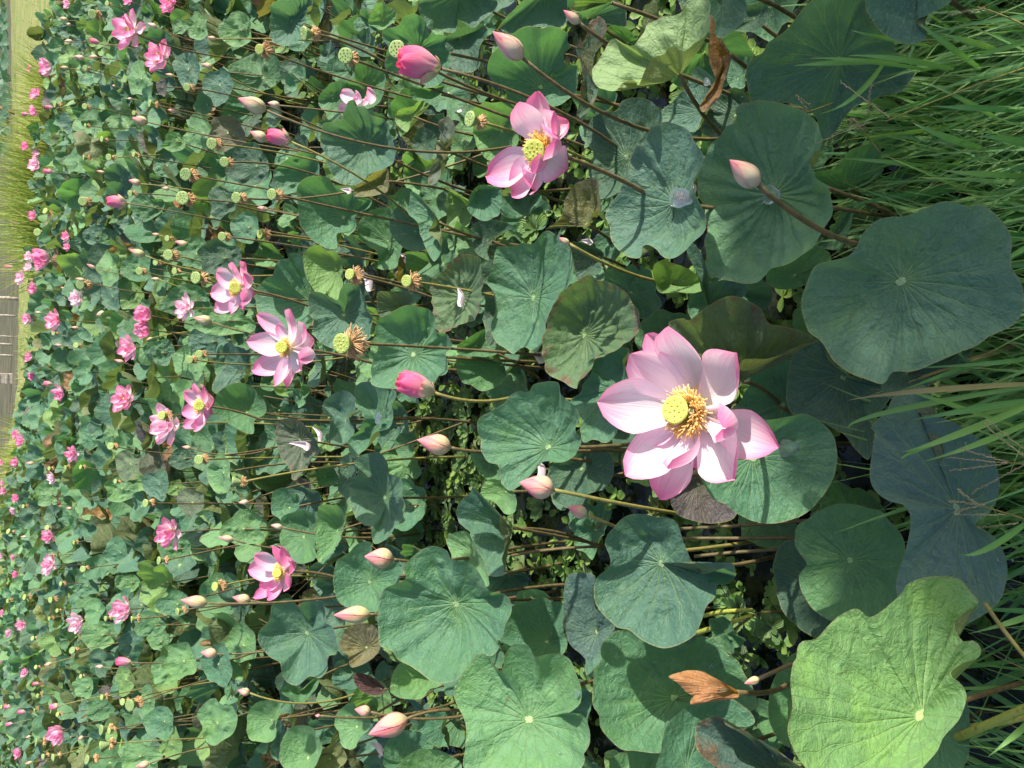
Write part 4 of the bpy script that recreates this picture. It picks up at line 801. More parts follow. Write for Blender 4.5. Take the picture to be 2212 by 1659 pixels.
def stem(parent, o, top, A, base, r=.0042, mat=None, bend=.045, fixed=False):
    """curved stalk from the flower down into the water"""
    if not BOX: BOX.extend([(min(p[0] for p in s_[1]), max(p[0] for p in s_[1]), min(p[1] for p in s_[1]), max(p[1] for p in s_[1])) for s_ in SPEC])
    top = np.array(top, float); base = np.array(base, float)
    if base[2] > 0 or fixed:
        L_ = np.linalg.norm(top-base); mid = top-nrm(A)*L_*.45
        Q = bez(top, mid, base, 12); 
        if base[2] > 0: Q = np.vstack([Q, bez(base, base+(Q[-1]-Q[-2])*.8, np.array([base[0], base[1], -.03]), 5)[1:]])
    else:
        best = None
        for k in range(30):
            b = base+np.array([rnd.gauss(0, 1), rnd.gauss(0, 1), 0])*.012*k; b[2] = -.03; L_ = np.linalg.norm(top-b)
            mid = top-nrm(A)*L_*.45+np.array([rnd.gauss(0, 1)*bend, rnd.gauss(0, 1)*bend, 0]); Q = bez(top, mid, b, 18); c = pierces(Q)+k*.012
            if best is None or c < best[0]: best = (c, Q)
            if best[0] < k*.012+.3: break
        Q = best[1]
    V, F, UV = tube(Q-o, r*.86, r*1.15, 7); return mesh_obj('stalk', V, F, mat or M_STALK, parent, UV)
def stem_old(parent, o, top, A, base, r=.0042, mat=None, bend=.02):
    top = np.array(top, float); L_ = np.linalg.norm(top-base); mid = top-nrm(A)*L_*.45+np.array([rnd.gauss(0, 1)*bend, rnd.gauss(0, 1)*bend, 0])
    V, F, UV = tube(bez(top, mid, base, 12)-o, r*.86, r*1.15, 7); return mesh_obj('stalk', V, F, mat or M_STALK, parent, UV)
M_CREAM = simple('flower_base_cream', (.80, .76, .42), (.86, .80, .50), 60, .6, .3, trans=.3, tcol=(.9, .85, .5))
DBG = []
HEADS = []      # (px, py, radius px, distance): keep free of other leaves
LAND = []       # (px, py, short description): used to describe neighbours
def flower(px, py, z, petals, label, pink=.5, rec=None, rec_r=.017, rec_h=.035, stam=150, st_len=.028, base=None, axis=(0, 0, 1), land=None, r=.0045, sm=True, short=.0):
    """petals: (tip x, tip y, tip height, half width, belly, cup)"""
    C = g(px, py, z); root = empty('lotus_flower', C); A = nrm(axis); Ax, s, t = frame(A)
    for i, p in enumerate(petals):
        T = g(p[0], p[1], p[2]); out = T-C; out = nrm(out-A*np.dot(out, A)); B = C+out*.010-A*.004
        ex = dict(zip(['belly', 'cup', 'curl'], p[4:7])); N0 = A*1.0-out*.15 if np.dot(nrm(T-C), A) < .75 else -out
        V, F, UV = petal_mesh(B, T, N0, p[3], seed=i*5+3, **ex)
        o = mesh_obj('petal', V-C, F, M_PETAL, root, UV); o.color = (pink+rnd.uniform(-.04, .04)+(p[7] if len(p) > 7 else 0), 0, 0, 1)
    if sm:
        ra = A if rec is None else nrm(g(rec[0], rec[1], rec[2])-C)
        hh = rec_h if rec is None else np.linalg.norm(g(rec[0], rec[1], rec[2])-C); ta = nrm(ra+.75*nrm(CAM-C)); tp = ra*hh
        pod_mesh(tp-ta*hh*.82, ta, rec_r*1.12, hh*.82, M_PODY, M_SEED, root)
        Vb = []; prof = [(.010, -.012), (.020, -.004), (.030, .004), (.022, .006), (.006, .008)]
        for (q, zz) in prof: Vb += [A*zz+(s*math.cos(x)+t*math.sin(x))*q*rec_r/.0185*.9 for x in np.arange(16)/16*2*PI]
        mesh_obj('flower_base', np.array(Vb), [[i_*16+j, i_*16+(j+1) % 16, (i_+1)*16+(j+1) % 16, (i_+1)*16+j] for i_ in range(4) for j in range(16)]+[[64+j for j in range(16)]], M_CREAM, root)
        filaments(np.zeros(3)+A*.004, A, rec_r*.62, st_len*.85, int(stam*2.0), M_STAMEN, root, 'stamens', up=.62)
    bs = np.array([C[0]+rnd.gauss(0, .05), C[1]+rnd.gauss(.03, .05), -.03]) if base is None else (g(*base[:3]) if len(base) > 3 else below(base, C))
    stem(root, C, C-A*.006, A, bs, r)
    tag(root, label, 'lotus flower', 'open lotus flowers'); 
    d = np.linalg.norm(C-CAM); HEADS.append((px, py, .1*FPX/d, d))
    LAND.append((px, py, land)) if land else None
    return root
def rot_axis(tx, ty): return nrm([tx, ty, 1.0])
def auto_flower(px, py, D, opn, pink, label=None, real=.20, axis=None, land=None, npet=(6, 5, 4), sm=True, zlim=(.78, 1.02)):
    """D = diameter on the photograph"""
    d = ray(px, py); dep = real*FPX/D; C = CAM+d*dep
    if not zlim[0] <= C[2] <= zlim[1]:
        z = min(zlim[1], max(zlim[0], C[2])); C2 = g(px, py, z); k = np.dot(C2-CAM, _f)
        if k > 0 and k < 25: C = C2; dep = k
    size = D*dep/FPX; Lp = size*(.56 if opn > .5 else .62)
    A = nrm(axis) if axis is not None else rot_axis(rnd.gauss(.0, .22), rnd.gauss(-.55, .22)); Ax, s, t = frame(A)
    root = empty('lotus_flower', C-A*Lp*.15 if opn < .5 else C-A*Lp*.10); o = np.array(root.location); far = D < 45
    ph = rnd.uniform(0, 6.28); kk = 0
    for lay, n in enumerate(npet):
        e0 = [math.radians(82-72*opn), math.radians(86-46*opn), math.radians(88-20*opn)][lay]
        for i in range(n):
            a = ph+lay*.5+2*PI*i/n+rnd.gauss(0, .08); e = e0+rnd.gauss(0, .10); rad = s*math.cos(a)+t*math.sin(a)
            dv = rad*math.cos(e)+Ax*math.sin(e); l = Lp*[1, .95, .8][lay]*rnd.uniform(.9, 1.08)
            V, F, UV = petal_mesh(rad*Lp*.08, dv*l+rad*Lp*.05, Ax*math.cos(e)-rad*math.sin(e), l*rnd.uniform(.27, .34), belly=.12+.10*(1-opn), cup=.35, seed=kk, nu=5 if far else 7, nv=8 if far else 11)
            ob = mesh_obj('petal', V, F, M_PETAL, root, UV); ob.color = (pink+rnd.uniform(-.08, .08), 0, 0, 1); kk += 1
    if sm and opn > .35:
        pod_mesh(Ax*Lp*.05, Ax, Lp*.13, Lp*.30, M_PODY, M_SEED, root, seeds=not far)
        filaments(np.zeros(3), Ax, Lp*.10, Lp*.30, 30 if far else 90, M_STAMEN, root, 'stamens', up=.7, th=Lp*.006 if not far else Lp*.012)
    bs = np.array([o[0]+rnd.gauss(0, .10), o[1]+rnd.gauss(0, .08), -.03]); stem(root, o, o-Ax*.0, A, bs, .0045, rnd.choice([M_STALK, M_STALKG, M_STALK]))
    tag(root, label, 'lotus flower', 'open lotus flowers'); HEADS.append((px, py, D*.55, dep))
    if land: LAND.append((px, py, land))
    AUTO.append((root, px, py, 'lotus flower', 'pale pink' if pink < .48 else ('bright pink' if pink > .66 else 'pink'), label is None))
    return root
AUTO = []
def bud(px, py, tipx, tipy, wpx, real_len=.10, green=.5, pink=.5, label=None, land=None, base=None, nopen=0, z=None, mat=None, kind='bud', zlim=(.66, .98), r=.0042, stalk=True, cat='lotus bud'):
    """px,py = bottom of the bud on the photo, tip = its tip, wpx = width"""
    Lpx = math.hypot(tipx-px, tipy-py); 
    if z is None:
        dep = real_len*FPX/Lpx*.82; B = CAM+ray(px, py)*dep
        if not zlim[0] <= B[2] <= zlim[1]: 
            B = g(px, py, min(zlim[1], max(zlim[0], B[2])))
    else: B = g(px, py, z)
    dep = np.dot(B-CAM, _f)
    if dep > 22 or dep < 0: B = CAM+ray(px, py)*12.0; dep = 12.0
    # tip: on its ray, in the plane through the bud that stands nearly upright and across the view
    vh = nrm([B[0], B[1], 0]); nn = nrm(vh*.85+np.array([0, 0, -.35])); T = gpl(tipx, tipy, B, nn)
    A = nrm(T-B); Lb = np.linalg.norm(T-B); W = wpx*dep/FPX*.5; Ax, s, t = frame(A)
    root = empty('lotus_bud', B); far = Lpx < 32
    if nopen:                                  # an opening bud: petals stand apart at the top, each a part of its own
        kk = 0
        for lay, (n, rr, ll) in enumerate([(5, .92, .92), (5, .75, 1.0), (3, .5, .95)]):
            for i in range(n):
                a = lay*.6+2*PI*i/n+rnd.gauss(0, .1); rad = s*math.cos(a)+t*math.sin(a)
                V, F, UV = petal_mesh(rad*W*.15, Ax*Lb*ll+rad*W*(rr*.62 if lay else rr*.70), -rad, W*.80, belly=.0, cup=.42, seed=kk, nu=5 if far else 9, nv=8 if far else 12)
                V = np.array(V); h = np.clip(V@Ax/Lb, 0, 1); V = V+np.outer(np.sin(PI*h**.8)*W*.42*rr, rad)
                ob = mesh_obj('petal', V, F, M_PETAL, root, UV); ob.color = (pink+rnd.uniform(-.05, .05)-(.2 if lay == 0 else 0), min(1, .30+.40*lay), 0, 1); kk += 1
        for i in range(2):
            a = rnd.uniform(0, 6.28); rad = s*math.cos(a)+t*math.sin(a)
            V, F, UV = petal_mesh(rad*W*.1, Ax*Lb*.42+rad*W*1.12, -rad, W*.5, belly=.1, cup=.4, seed=i+20, nu=5, nv=8)
            mesh_obj('sepal', V, F, M_BUD, root, UV).color = (.22, green, 0, 1)
    else:
        layers = [(4, 1.0), (3, .97)] if not far else [(4, 1.0)]
        mb = MB(); nu, nv = (9, 14) if not far else (6, 9); kk = 0
        for li, (n, rr) in enumerate(layers[::-1]):
            for i in range(n):
                a0 = 2*PI*i/n+li*.7; wid = 2*PI/n*.86; Vp = []; UVp = []
                hh = 1.0 if li == 0 else rnd.uniform(.62, .93)
                for q in range(nv):
                    v = q/(nv-1); vv = v*hh
                    rad = (math.sin(PI*min(1, vv**.74))**.86)*(1-.18*vv); rad = max(rad, .10 if v < .1 else .012)*(1 if li == 0 else 1.045)
                    ww = wid*(1 if v < .5 else max(.05, math.cos((v-.5)/.5*PI/2)**.6)) if li else wid*1.12
                    for j in range(nu):
                        uu = j/(nu-1)*2-1; a = a0+uu*ww*.5+vv*.35
                        lift = 1+.035*abs(uu)**4*(1 if j == nu-1 else .3)
                        Vp.append(Ax*vv*Lb+(s*math.cos(a)+t*math.sin(a))*W*rad*lift); UVp.append((j/(nu-1), vv))
                mb.add(Vp, [[q*nu+j, q*nu+j+1, (q+1)*nu+j+1, (q+1)*nu+j] for q in range(nv-1) for j in range(nu-1)], UVp)
        ob = mb.obj('petals', M_BUD, root); ob.color = (pink, green, 0, 1)
    if not far:
        mb = MB(); 
        for i in range(3):
            a = i*2.1+.4; rad = s*math.cos(a)+t*math.sin(a); V, F, UV = petal_mesh(rad*W*.12, Ax*Lb*.16+rad*W*.62, -rad, W*.26, belly=.12, cup=.3, seed=i, nu=5, nv=6); mb.add(V, F, UV)
        mb.obj('sepals', M_BUD, root).color = (.15, 1, 0, 1)
    if stalk:
        bs = np.array([B[0]+rnd.gauss(0, .06), B[1]+rnd.gauss(0, .06), -.03]) if base is None else below(base, B)
        if base is not None: DBG.append((label, base[:2], round(float(B[2]), 2), round(float(bs[2]), 2)))
        stem(root, B, B, A, bs, r, rnd.choice([M_STALK, M_STALK, M_STALKG]))
    tag(root, label, cat, 'lotus buds'); HEADS.append(((px+tipx)/2, (py+tipy)/2, Lpx*.6, dep))
    if land: LAND.append(((px+tipx)/2, (py+tipy)/2, land))
    AUTO.append((root, (px+tipx)/2, (py+tipy)/2, 'opening lotus bud' if nopen else 'lotus bud', 'crimson-pink' if nopen else ('lilac' if pink < .4 else 'pink and cream'), label is None))
    return root
def pod(px, py, D, tuft=True, tone='g', face=0.3, real=.036, label=None, land=None, tx=None, base=None, z=None, lean=None, zlim=(.68, .92), dry=1.0):
    """D = diameter of the pod's flat top on the photograph"""
    if z is None:
        dep = real*FPX/D; C = CAM+ray(px, py)*dep
        if not zlim[0] <= C[2] <= zlim[1]: C = g(px, py, min(zlim[1], max(zlim[0], C[2])))
    else: C = g(px, py, z)
    dep = np.dot(C-CAM, _f)
    if dep > 22 or dep < 0: C = CAM+ray(px, py)*12.0; dep = 12.0
    r = D*dep/FPX*.5; A = nrm(np.array([0, 0, 1.0])+face*nrm(CAM-C)*1.2+np.array(lean if lean is not None else [rnd.gauss(0, .12), rnd.gauss(0, .12), 0]))
    h = r*1.55; far = D < 16; root = empty('seed_pod', C); m_, ms = {'g': (M_POD, M_SEEDG), 'y': (M_POD3, M_SEED), 'd': (M_POD2, M_SEEDG)}[tone]
    pod_mesh(-A*h*.8, A, r, h, m_, ms, root, 'pod', seeds=not far)
    bt = -A*h*.8
    if tuft:
        tl = r*(1.15 if tone == 'y' else .85)*dry
        filaments(bt-A*r*.1, A, r*.25, tl, 40 if far else 150, M_DRY if tone != 'x' else M_STAMEN, root, 'dried_stamens', up=-.1 if tone == 'y' else -.35, droop=.9, th=max(r*.04, .0006))
        V = []; Ax, s, t = frame(A)
        mb = MB(); prof = [(.28, 0), (.62, -.22), (.66, -.5), (.36, -.95), (.16, -1.15)]
        for (q, zz) in prof: V += [bt+Ax*zz*r*.9+(s*math.cos(a)+t*math.sin(a))*r*q*(.85+.15*math.sin(6*a)) for a in np.arange(12)/12*2*PI]
        mb.add(V, [[i*12+j, i*12+(j+1) % 12, (i+1)*12+(j+1) % 12, (i+1)*12+j] for i in range(4) for j in range(12)]); mb.obj('collar', M_DRY, root)
    bs = np.array([C[0]+rnd.gauss(0, .08), C[1]+rnd.gauss(0, .06), -.03]) if base is None else below(base, C)
    if base is not None: DBG.append((label, base[:2], round(float(C[2]), 2), round(float(bs[2]), 2)))
    stem(root, C, C+bt-A*r*.2, nrm(A+np.array([0, 0, 1.2])), bs, .0040, rnd.choice([M_STALK, M_STALK, M_STALKG]))
    tag(root, label, 'seed pod', 'lotus seed pods'); HEADS.append((px, py, D*1.2, dep))
    if land: LAND.append((px, py, land))
    AUTO.append((root, px, py, 'lotus seed pod', {'g': 'pale green', 'y': 'yellow', 'd': 'dark green'}[tone], label is None))
    return root
# --- the large flowers, petal by petal: (tip x, tip y, tip height, half width, belly, cup, curl, extra pink)
flower(1500, 892, .80, [
 (1684, 965, .765, .036, .05, .30, 0, .12), (1398, 721, .80, .036, .10, .30, 0, .12), (1427, 1078, .79, .041, .10, .35, 0, .12), (1528, 1022, .77, .030, .08, .3, 0, .15), (1385, 938, .80, .030, .05, .3, 0, .15),
 (1291, 868, .885, .044, .16, .30), (1362, 764, .86, .042, .18, .32), (1443, 705, .865, .042, .18, .38), (1592, 762, .83, .042, .16, .40, 0, .02),
 (1352, 1028, .845, .045, .17, .34), (1588, 1037, .82, .045, .16, .36), (1453, 1023, .86, .024, .22, .7, .10, -.05), (1590, 928, .85, .030, .22, .7, .12, .0)],
 'largest open pale pink lotus flower with a yellow receptacle and orange stamens', .36, rec=(1457, 885, .836), rec_r=.0185, stam=230, st_len=.034, base=(1610, 958, .42, 1), land='largest flower')
flower(1175, 325, .83, [
 (1052, 380, .82, .040, .10, .3, 0, .12), (1106, 416, .80, .040, .08, .3, 0, .05), (1162, 198, .84, .042, .14, .4, 0, .10), (1122, 220, .88, .045, .16, .35), (1228, 262, .80, .040, .14, .4, 0, .06),
 (1228, 365, .80, .040, .12, .5, 0, .12), (1155, 412, .80, .040, .12, .5), (1198, 240, .87, .030, .18, .5, 0, .05), (1150, 375, .86, .030, .22, .6, 0, .1), (1204, 300, .86, .034, .2, .7)],
 'second large pink lotus flower opened toward its left side with a yellow receptacle', .44, rec=(1153, 325, .868), rec_r=.017, stam=200, base=(1400, 420, .0), land='second large flower')
flower(625, 752, .88, [
 (535, 737, .93, .040, .14, .3), (556, 680, .92, .040, .16, .3), (545, 800, .90, .042, .14, .3, 0, .06), (627, 667, .90, .040, .16, .4), (680, 735, .85, .040, .12, .3, 0, .16), (620, 838, .85, .040, .12, .35, 0, .05),
 (594, 832, .88, .040, .14, .35), (652, 800, .86, .036, .16, .4), (660, 700, .88, .034, .16, .4), (650, 775, .94, .026, .2, .6), (600, 700, .90, .034, .15, .3)],
 'pale pink open lotus flower with pointed petals, third largest, mid photo', .42, rec=(607, 750, .92), rec_r=.016, stam=160, base=(818, 788, .2), land='third largest flower')
flower(515, 624, .90, [
 (456, 632, .95, .042, .14, .3), (468, 588, .95, .042, .14, .3), (464, 668, .93, .042, .14, .3), (502, 566, .93, .042, .14, .35), (530, 566, .90, .040, .14, .35, 0, .1), (548, 600, .87, .036, .12, .4, 0, .1),
 (500, 678, .90, .042, .14, .4), (530, 668, .87, .040, .14, .4), (525, 650, .93, .034, .2, .5), (528, 590, .93, .034, .2, .5), (552, 636, .85, .03, .1, .4, 0, .2)],
 'pale pink open lotus flower with a yellow centre, left of the third largest one', .44, rec=(507, 621, .935), rec_r=.018, stam=140, base=(680, 666, .2), land='pale pink flower beside the third largest')
flower(612, 1236, .86, [
 (562, 1262, .88, .036, .14, .35, 0, .1), (537, 1230, .92, .038, .14, .3), (550, 1200, .92, .036, .14, .3), (590, 1178, .91, .036, .16, .4), (580, 1292, .87, .034, .14, .4, 0, .12), (608, 1180, .90, .032, .16, .5), (630, 1212, .88, .030, .16, .5, 0, .12), (626, 1270, .87, .030, .14, .5, 0, .1), (548, 1290, .87, .028, .1, .3, 0, .15)],
 'rose pink cup-shaped lotus flower standing alone, mid photo', .52, rec=(598, 1238, .90), rec_r=.012, stam=140, base=(750, 1255, .2), land='rose pink cup flower')
flower(437, 878, .90, [(394, 890, .92, .04, .14, .3), (398, 848, .95, .04, .14, .3), (396, 920, .9, .04, .14, .3), (420, 828, .93, .038, .14, .4), (440, 832, .92, .036, .14, .4), (422, 928, .88, .04, .14, .4), (462, 860, .88, .04, .14, .4, 0, .15), (460, 890, .87, .04, .14, .4, 0, .15), (448, 906, .9, .034, .14, .4)],
 'pink lotus flower with orange stamens touching the flower below it', .55, rec=(430, 876, .935), rec_r=.018, stam=120, base=(560, 905, .2), land='pink flower of the touching pair')
auto_flower(365, 917, 88, .85, .34, 'pale pink lotus flower with a green pod in front, lower left of the touching pair', axis=(-.05, -.35, 1), land='pale flower of the touching pair')
auto_flower(404, 666, 58, .9, .33, 'pale open lotus flower above a lilac-green bud, left of a larger pale one', axis=(.1, -.4, 1))
auto_flower(371, 1152, 70, .9, .60, 'bright pink star-shaped lotus flower alone left of the cup flower', axis=(0, -.5, 1), land='pink star flower')
auto_flower(283, 68, 78, 1.0, .58, 'bright pink star-shaped lotus flower near the top left corner', axis=(-.1, -.6, 1), land='pink star flower near the top')
auto_flower(345, 125, 70, .95, .60, 'bright pink lotus flower with orange centre near the top, right of the star', axis=(.15, -.5, 1), land='bright pink flower near the top')
auto_flower(371, 6, 55, .8, .60, 'bright pink lotus flower cut by the top edge', axis=(0, -.4, 1), land='pink flower at the top edge')
auto_flower(280, 2, 28, .7, .60, 'small pink lotus flower cut by the top edge above the star-shaped one')
auto_flower(148, 8, 26, .7, .40, 'small pale pink lotus flower cut by the top edge at the far side')
auto_flower(109, 147, 50, .55, .40, 'pale cup-shaped lotus flower in front of grass tufts at the pond edge', axis=(0, -.1, 1), land='pale cup flower at the pond edge')
FAR = [(68,149,18,.6,.75),(79,204,30,.8,.65),(75,240,26,.8,.6),(69,262,19,.7,.7),(58,317,24,.6,.72),(81,331,22,.8,.4),(79,356,36,.7,.42),(41,408,16,.5,.7),(46,464,18,.7,.5),(37,487,26,.7,.38),(74,466,24,.7,.7),
 (146,512,26,.6,.66),(148,534,22,.6,.66),(100,557,58,.45,.60),(66,555,28,.8,.32),(63,578,24,.8,.35),(48,601,32,.8,.4),(77,624,33,.7,.66),(170,645,40,.8,.28),(61,689,28,.7,.58),(122,692,48,.8,.62),(320,681,52,.5,.55),(318,712,48,.5,.55),
 (283,752,58,.75,.55),(66,773,26,.6,.62),(72,812,24,.7,.66),(271,863,62,.85,.68),(132,848,38,.85,.66),(36,937,24,.8,.6),(48,952,30,.7,.66),(36,999,24,.6,.68),(159,980,38,.9,.70),(4,1000,18,.6,.6),(115,1032,30,.85,.25),(8,1042,16,.7,.55),(10,1060,20,.7,.64),
 (37,1075,22,.6,.66),(32,1102,22,.6,.38),(108,1155,38,.7,.64),(111,1221,46,.7,.50),(36,1240,20,.6,.68),(31,1203,18,.6,.6),(3,1202,18,.6,.4),(170,1344,48,.85,.38),(271,1317,60,.7,.52),(50,1350,28,.6,.55),(23,1368,24,.6,.5),(8,1323,17,.6,.55),(3,1424,18,.6,.4),
 (58,1454,24,.5,.50),(131,1583,54,.55,.58),(43,1625,28,.6,.60)]
for (x_, y_, D_, o_, p_) in FAR: auto_flower(x_, y_, D_, o_, p_-.08)
# --- opening buds (crimson)
bud(952, 148, 858, 125, 82, real_len=.13, green=.5, pink=.86, nopen=1, label='large crimson-pink lotus bud bursting open above a pale pod', land='large crimson opening bud', z=.84, base=(1350, 330, .05))
bud(938, 848, 858, 818, 66, real_len=.11, green=.5, pink=.88, nopen=1, label='crimson half-open lotus bud in the middle of the photo', land='crimson half-open bud', base=(1100, 860, .2))
bud(628, 306, 576, 288, 40, green=.5, pink=.80, nopen=1, label='pink half-open lotus bud with a paler closed bud behind it', land='pink half-open bud')
bud(274, 439, 231, 433, 32, green=.5, pink=.80, nopen=1, label='crimson half-open lotus bud standing alone upper left', land='lone crimson bud')
bud(283, 1431, 250, 1428, 23, green=.5, pink=.82, nopen=1, label='crimson half-open lotus bud above a sunlit leaf, lower left', land='crimson bud lower left')
for (x0, y0, x1, y1, w_) in [(129,1525,107,1528,16),(215,92,195,87,14),(99,160,84,155,12),(115,372,93,369,13),(28,576,10,577,12),(113,830,94,828,15),(84,1477,70,1477,9),(56,1538,37,1538,11),(23,1527,8,1527,10),(27,1563,12,1566,10),(62,247,47,246,10),(115,232,97,231,9)]:
    bud(x0, y0, x1, y1, w_, green=.5, pink=.80, nopen=1)
# --- closed buds: (bottom, tip, width, green, pink)
NB = [((1130,126),(1064,68),46,.15,.42,'large lilac lotus bud on a long brown stalk right of the crimson opening bud','large lilac bud',.82,(1560,300,.2)),
 ((1252,50),(1217,22),22,.3,.45,'lilac pointed lotus bud close to the top edge','lilac bud near the top edge',.70,(1340,110,.1)),
 ((1638,400),(1576,345),50,.3,.36,'plump pale lilac lotus bud rising over the big folded leaf','plump lilac bud over the folded leaf',.80,(1890,532,.26)),
 ((1230,527),(1207,513),15,.5,.42,'tiny cream lotus bud on a long curved olive stalk','tiny cream bud on curved stalk',.58,(1430,610,.05)),
 ((974,967),(901,950),45,.75,.62,'yellow-pink pointed lotus bud over the floating plants','yellow-pink bud over the floating plants',.78,(1060,976,.30)),
 ((1196,1058),(1122,1042),52,.45,.62,'rosy lotus bud on a brown stalk just left of the largest flower','rosy bud left of the largest flower',.72,(1470,1110,.05)),
 ((1268,1112),(1227,1095),30,.55,.55,'small lilac and cream lotus bud below the rosy bud','small bud below the rosy one',.58,(1450,1190,.0)),
 ((1562,1090),(1528,1098),20,.4,.30,'small lilac bud lying low over the purple-brown leaf',None,.32,None),
 ((1640,1466),(1608,1477),18,.8,.45,'tiny cream bud right of the curled orange leaf',None,.55,None),
 ((850,1208),(787,1202),44,.8,.58,'yellow-pink lotus bud right of the rose pink cup flower','yellow-pink bud right of the cup flower',None,(900,1216,.30)),
 ((800,1327),(721,1329),38,.85,.50,'slender cream bud with rose tip above a brownish disc leaf','slender cream bud',.70,(842,1329,.35)),
 ((880,1552),(796,1588-1),50,.75,.66,'fat yellow-pink lotus bud near the bottom left','fat yellow-pink bud',.74,(1004,1536,.33)),
 ((801,1538),(766,1532),24,.6,.62,'smaller pink bud touching the fat yellow-pink bud',None,None,None)]
for (b_, t_, w_, gr, pk_, lb, ld, z_, bs) in NB:
    bud(b_[0], b_[1], t_[0], t_[1], w_, green=gr, pink=pk_, label=lb, land=ld, z=z_, base=bs)
BUDS = [(575,238,514,212,35,.55,.38),(605,228,578,222,16,.2,.3),(577,302,540,284,24,.5,.45),(448,1303,390,1296,27,.85,.52),(541,1297,502,1290,22,.8,.55),(469,1413,434,1409,22,.6,.60),(540,1497,514,1491,18,.6,.56),(324,1649,293,1655,16,.6,.58),(610,1139,585,1134,13,.2,.3),(505,1166,472,1160,14,.5,.5),
 (319,264,285,255,19,.6,.50),(183,127,160,121,12,.2,.42),(212,124,192,122,10,.8,.5),(147,44,129,38,10,.7,.4),(154,54,143,52,8,.3,.3),(148,147,130,145,8,.7,.5),(158,90,139,88,9,.2,.3),(340,60,318,50,12,.2,.32),(459,146,436,138,14,.6,.5),(467,84,448,80,9,.7,.5),(376,164,357,160,8,.8,.5),(384,241,362,237,11,.5,.5),(304,397,278,389,16,.5,.55),(227,373,208,369,7,.6,.45),(366,409,350,405,9,.4,.4),(250,187,242,184,6,.2,.3),(286,214,274,213,6,.2,.3),
 (345,508,328,505,8,.7,.5),(406,530,378,521,15,.5,.52),(313,552,280,539,18,.9,.42),(206,580,187,570,8,.5,.6),(184,606,162,601,9,.8,.5),(142,625,131,620,7,.4,.5),(345,604,326,601,8,.4,.4),(458,696,418,686,22,.7,.36),(330,730,315,735,7,.9,.4),(134,747,118,744,7,.5,.6),(170,708,153,707,7,.5,.5),(268,783,247,777,9,.6,.6),(228,677,208,680,16,.3,.2),(90,676,75,674,6,.8,.4),
 (413,968,393,965,10,.5,.5),(73,1001,56,1000,8,.6,.6),(156,1099,143,1097,7,.6,.5),(58,1160,44,1159,6,.6,.5),(537,1084,515,1086,12,.2,.3),(112,1433,95,1437,9,.8,.5),(181,1592,168,1597,10,.6,.55),(70,1646,54,1650,7,.7,.5),(67,1590,55,1594,6,.7,.5),(40,1589,30,1591,5,.7,.5),(224,1441,206,1439,9,.2,.4),(580,453,555,448,12,.5,.55),(692,1546,680,1546,8,.2,.7)]
for b_ in BUDS: bud(*b_[:5], green=b_[5], pink=b_[6])
# --- seed pods: the near ones with their own words
pod(741, 742, 45, tone='y', face=.55, label='largest yellow-green seed pod with a shaggy tan tuft, mid photo', land='largest yellow seed pod', z=.92, base=(1195, 769, .25), lean=(-.1, -.1, 0), dry=1.3)
pod(757, 593, 25, tone='y', face=.6, label='yellow seed pod with a spread tan tuft above the largest one', land='yellow tufted pod', base=(948, 648, .2), dry=1.3)
pod(880, 607, 27, tone='y', face=.8, label='yellow seed pod with tan tuft over a ribbed oval leaf', land='yellow pod over the ribbed leaf', base=(1075, 640, .2), dry=1.2)
pod(1018, 258, 35, tone='g', face=.15, label='pale green cone seed pod with a spiky brown tuft left of the second flower', land='green cone pod left of the second flower')
pod(660, 72, 30, tone='g', face=.25, label='pale green seed pod with fluffy brown tuft near the top edge', land='green pod near the top edge', base=(840, 140, .2))
pod(748, 121, 34, tone='g', face=1.2, label='round seed pod facing us with six holes beside a withered leaf', land='round pod facing us')
pod(859, 107, 38, tone='g', face=1.2, tuft=False, label='round seed pod half hidden behind the crimson opening bud')
pod(562, 107, 22, tone='y', face=.6, label='yellow seed pod with bristly tuft left of the green pod near the top', dry=1.2)
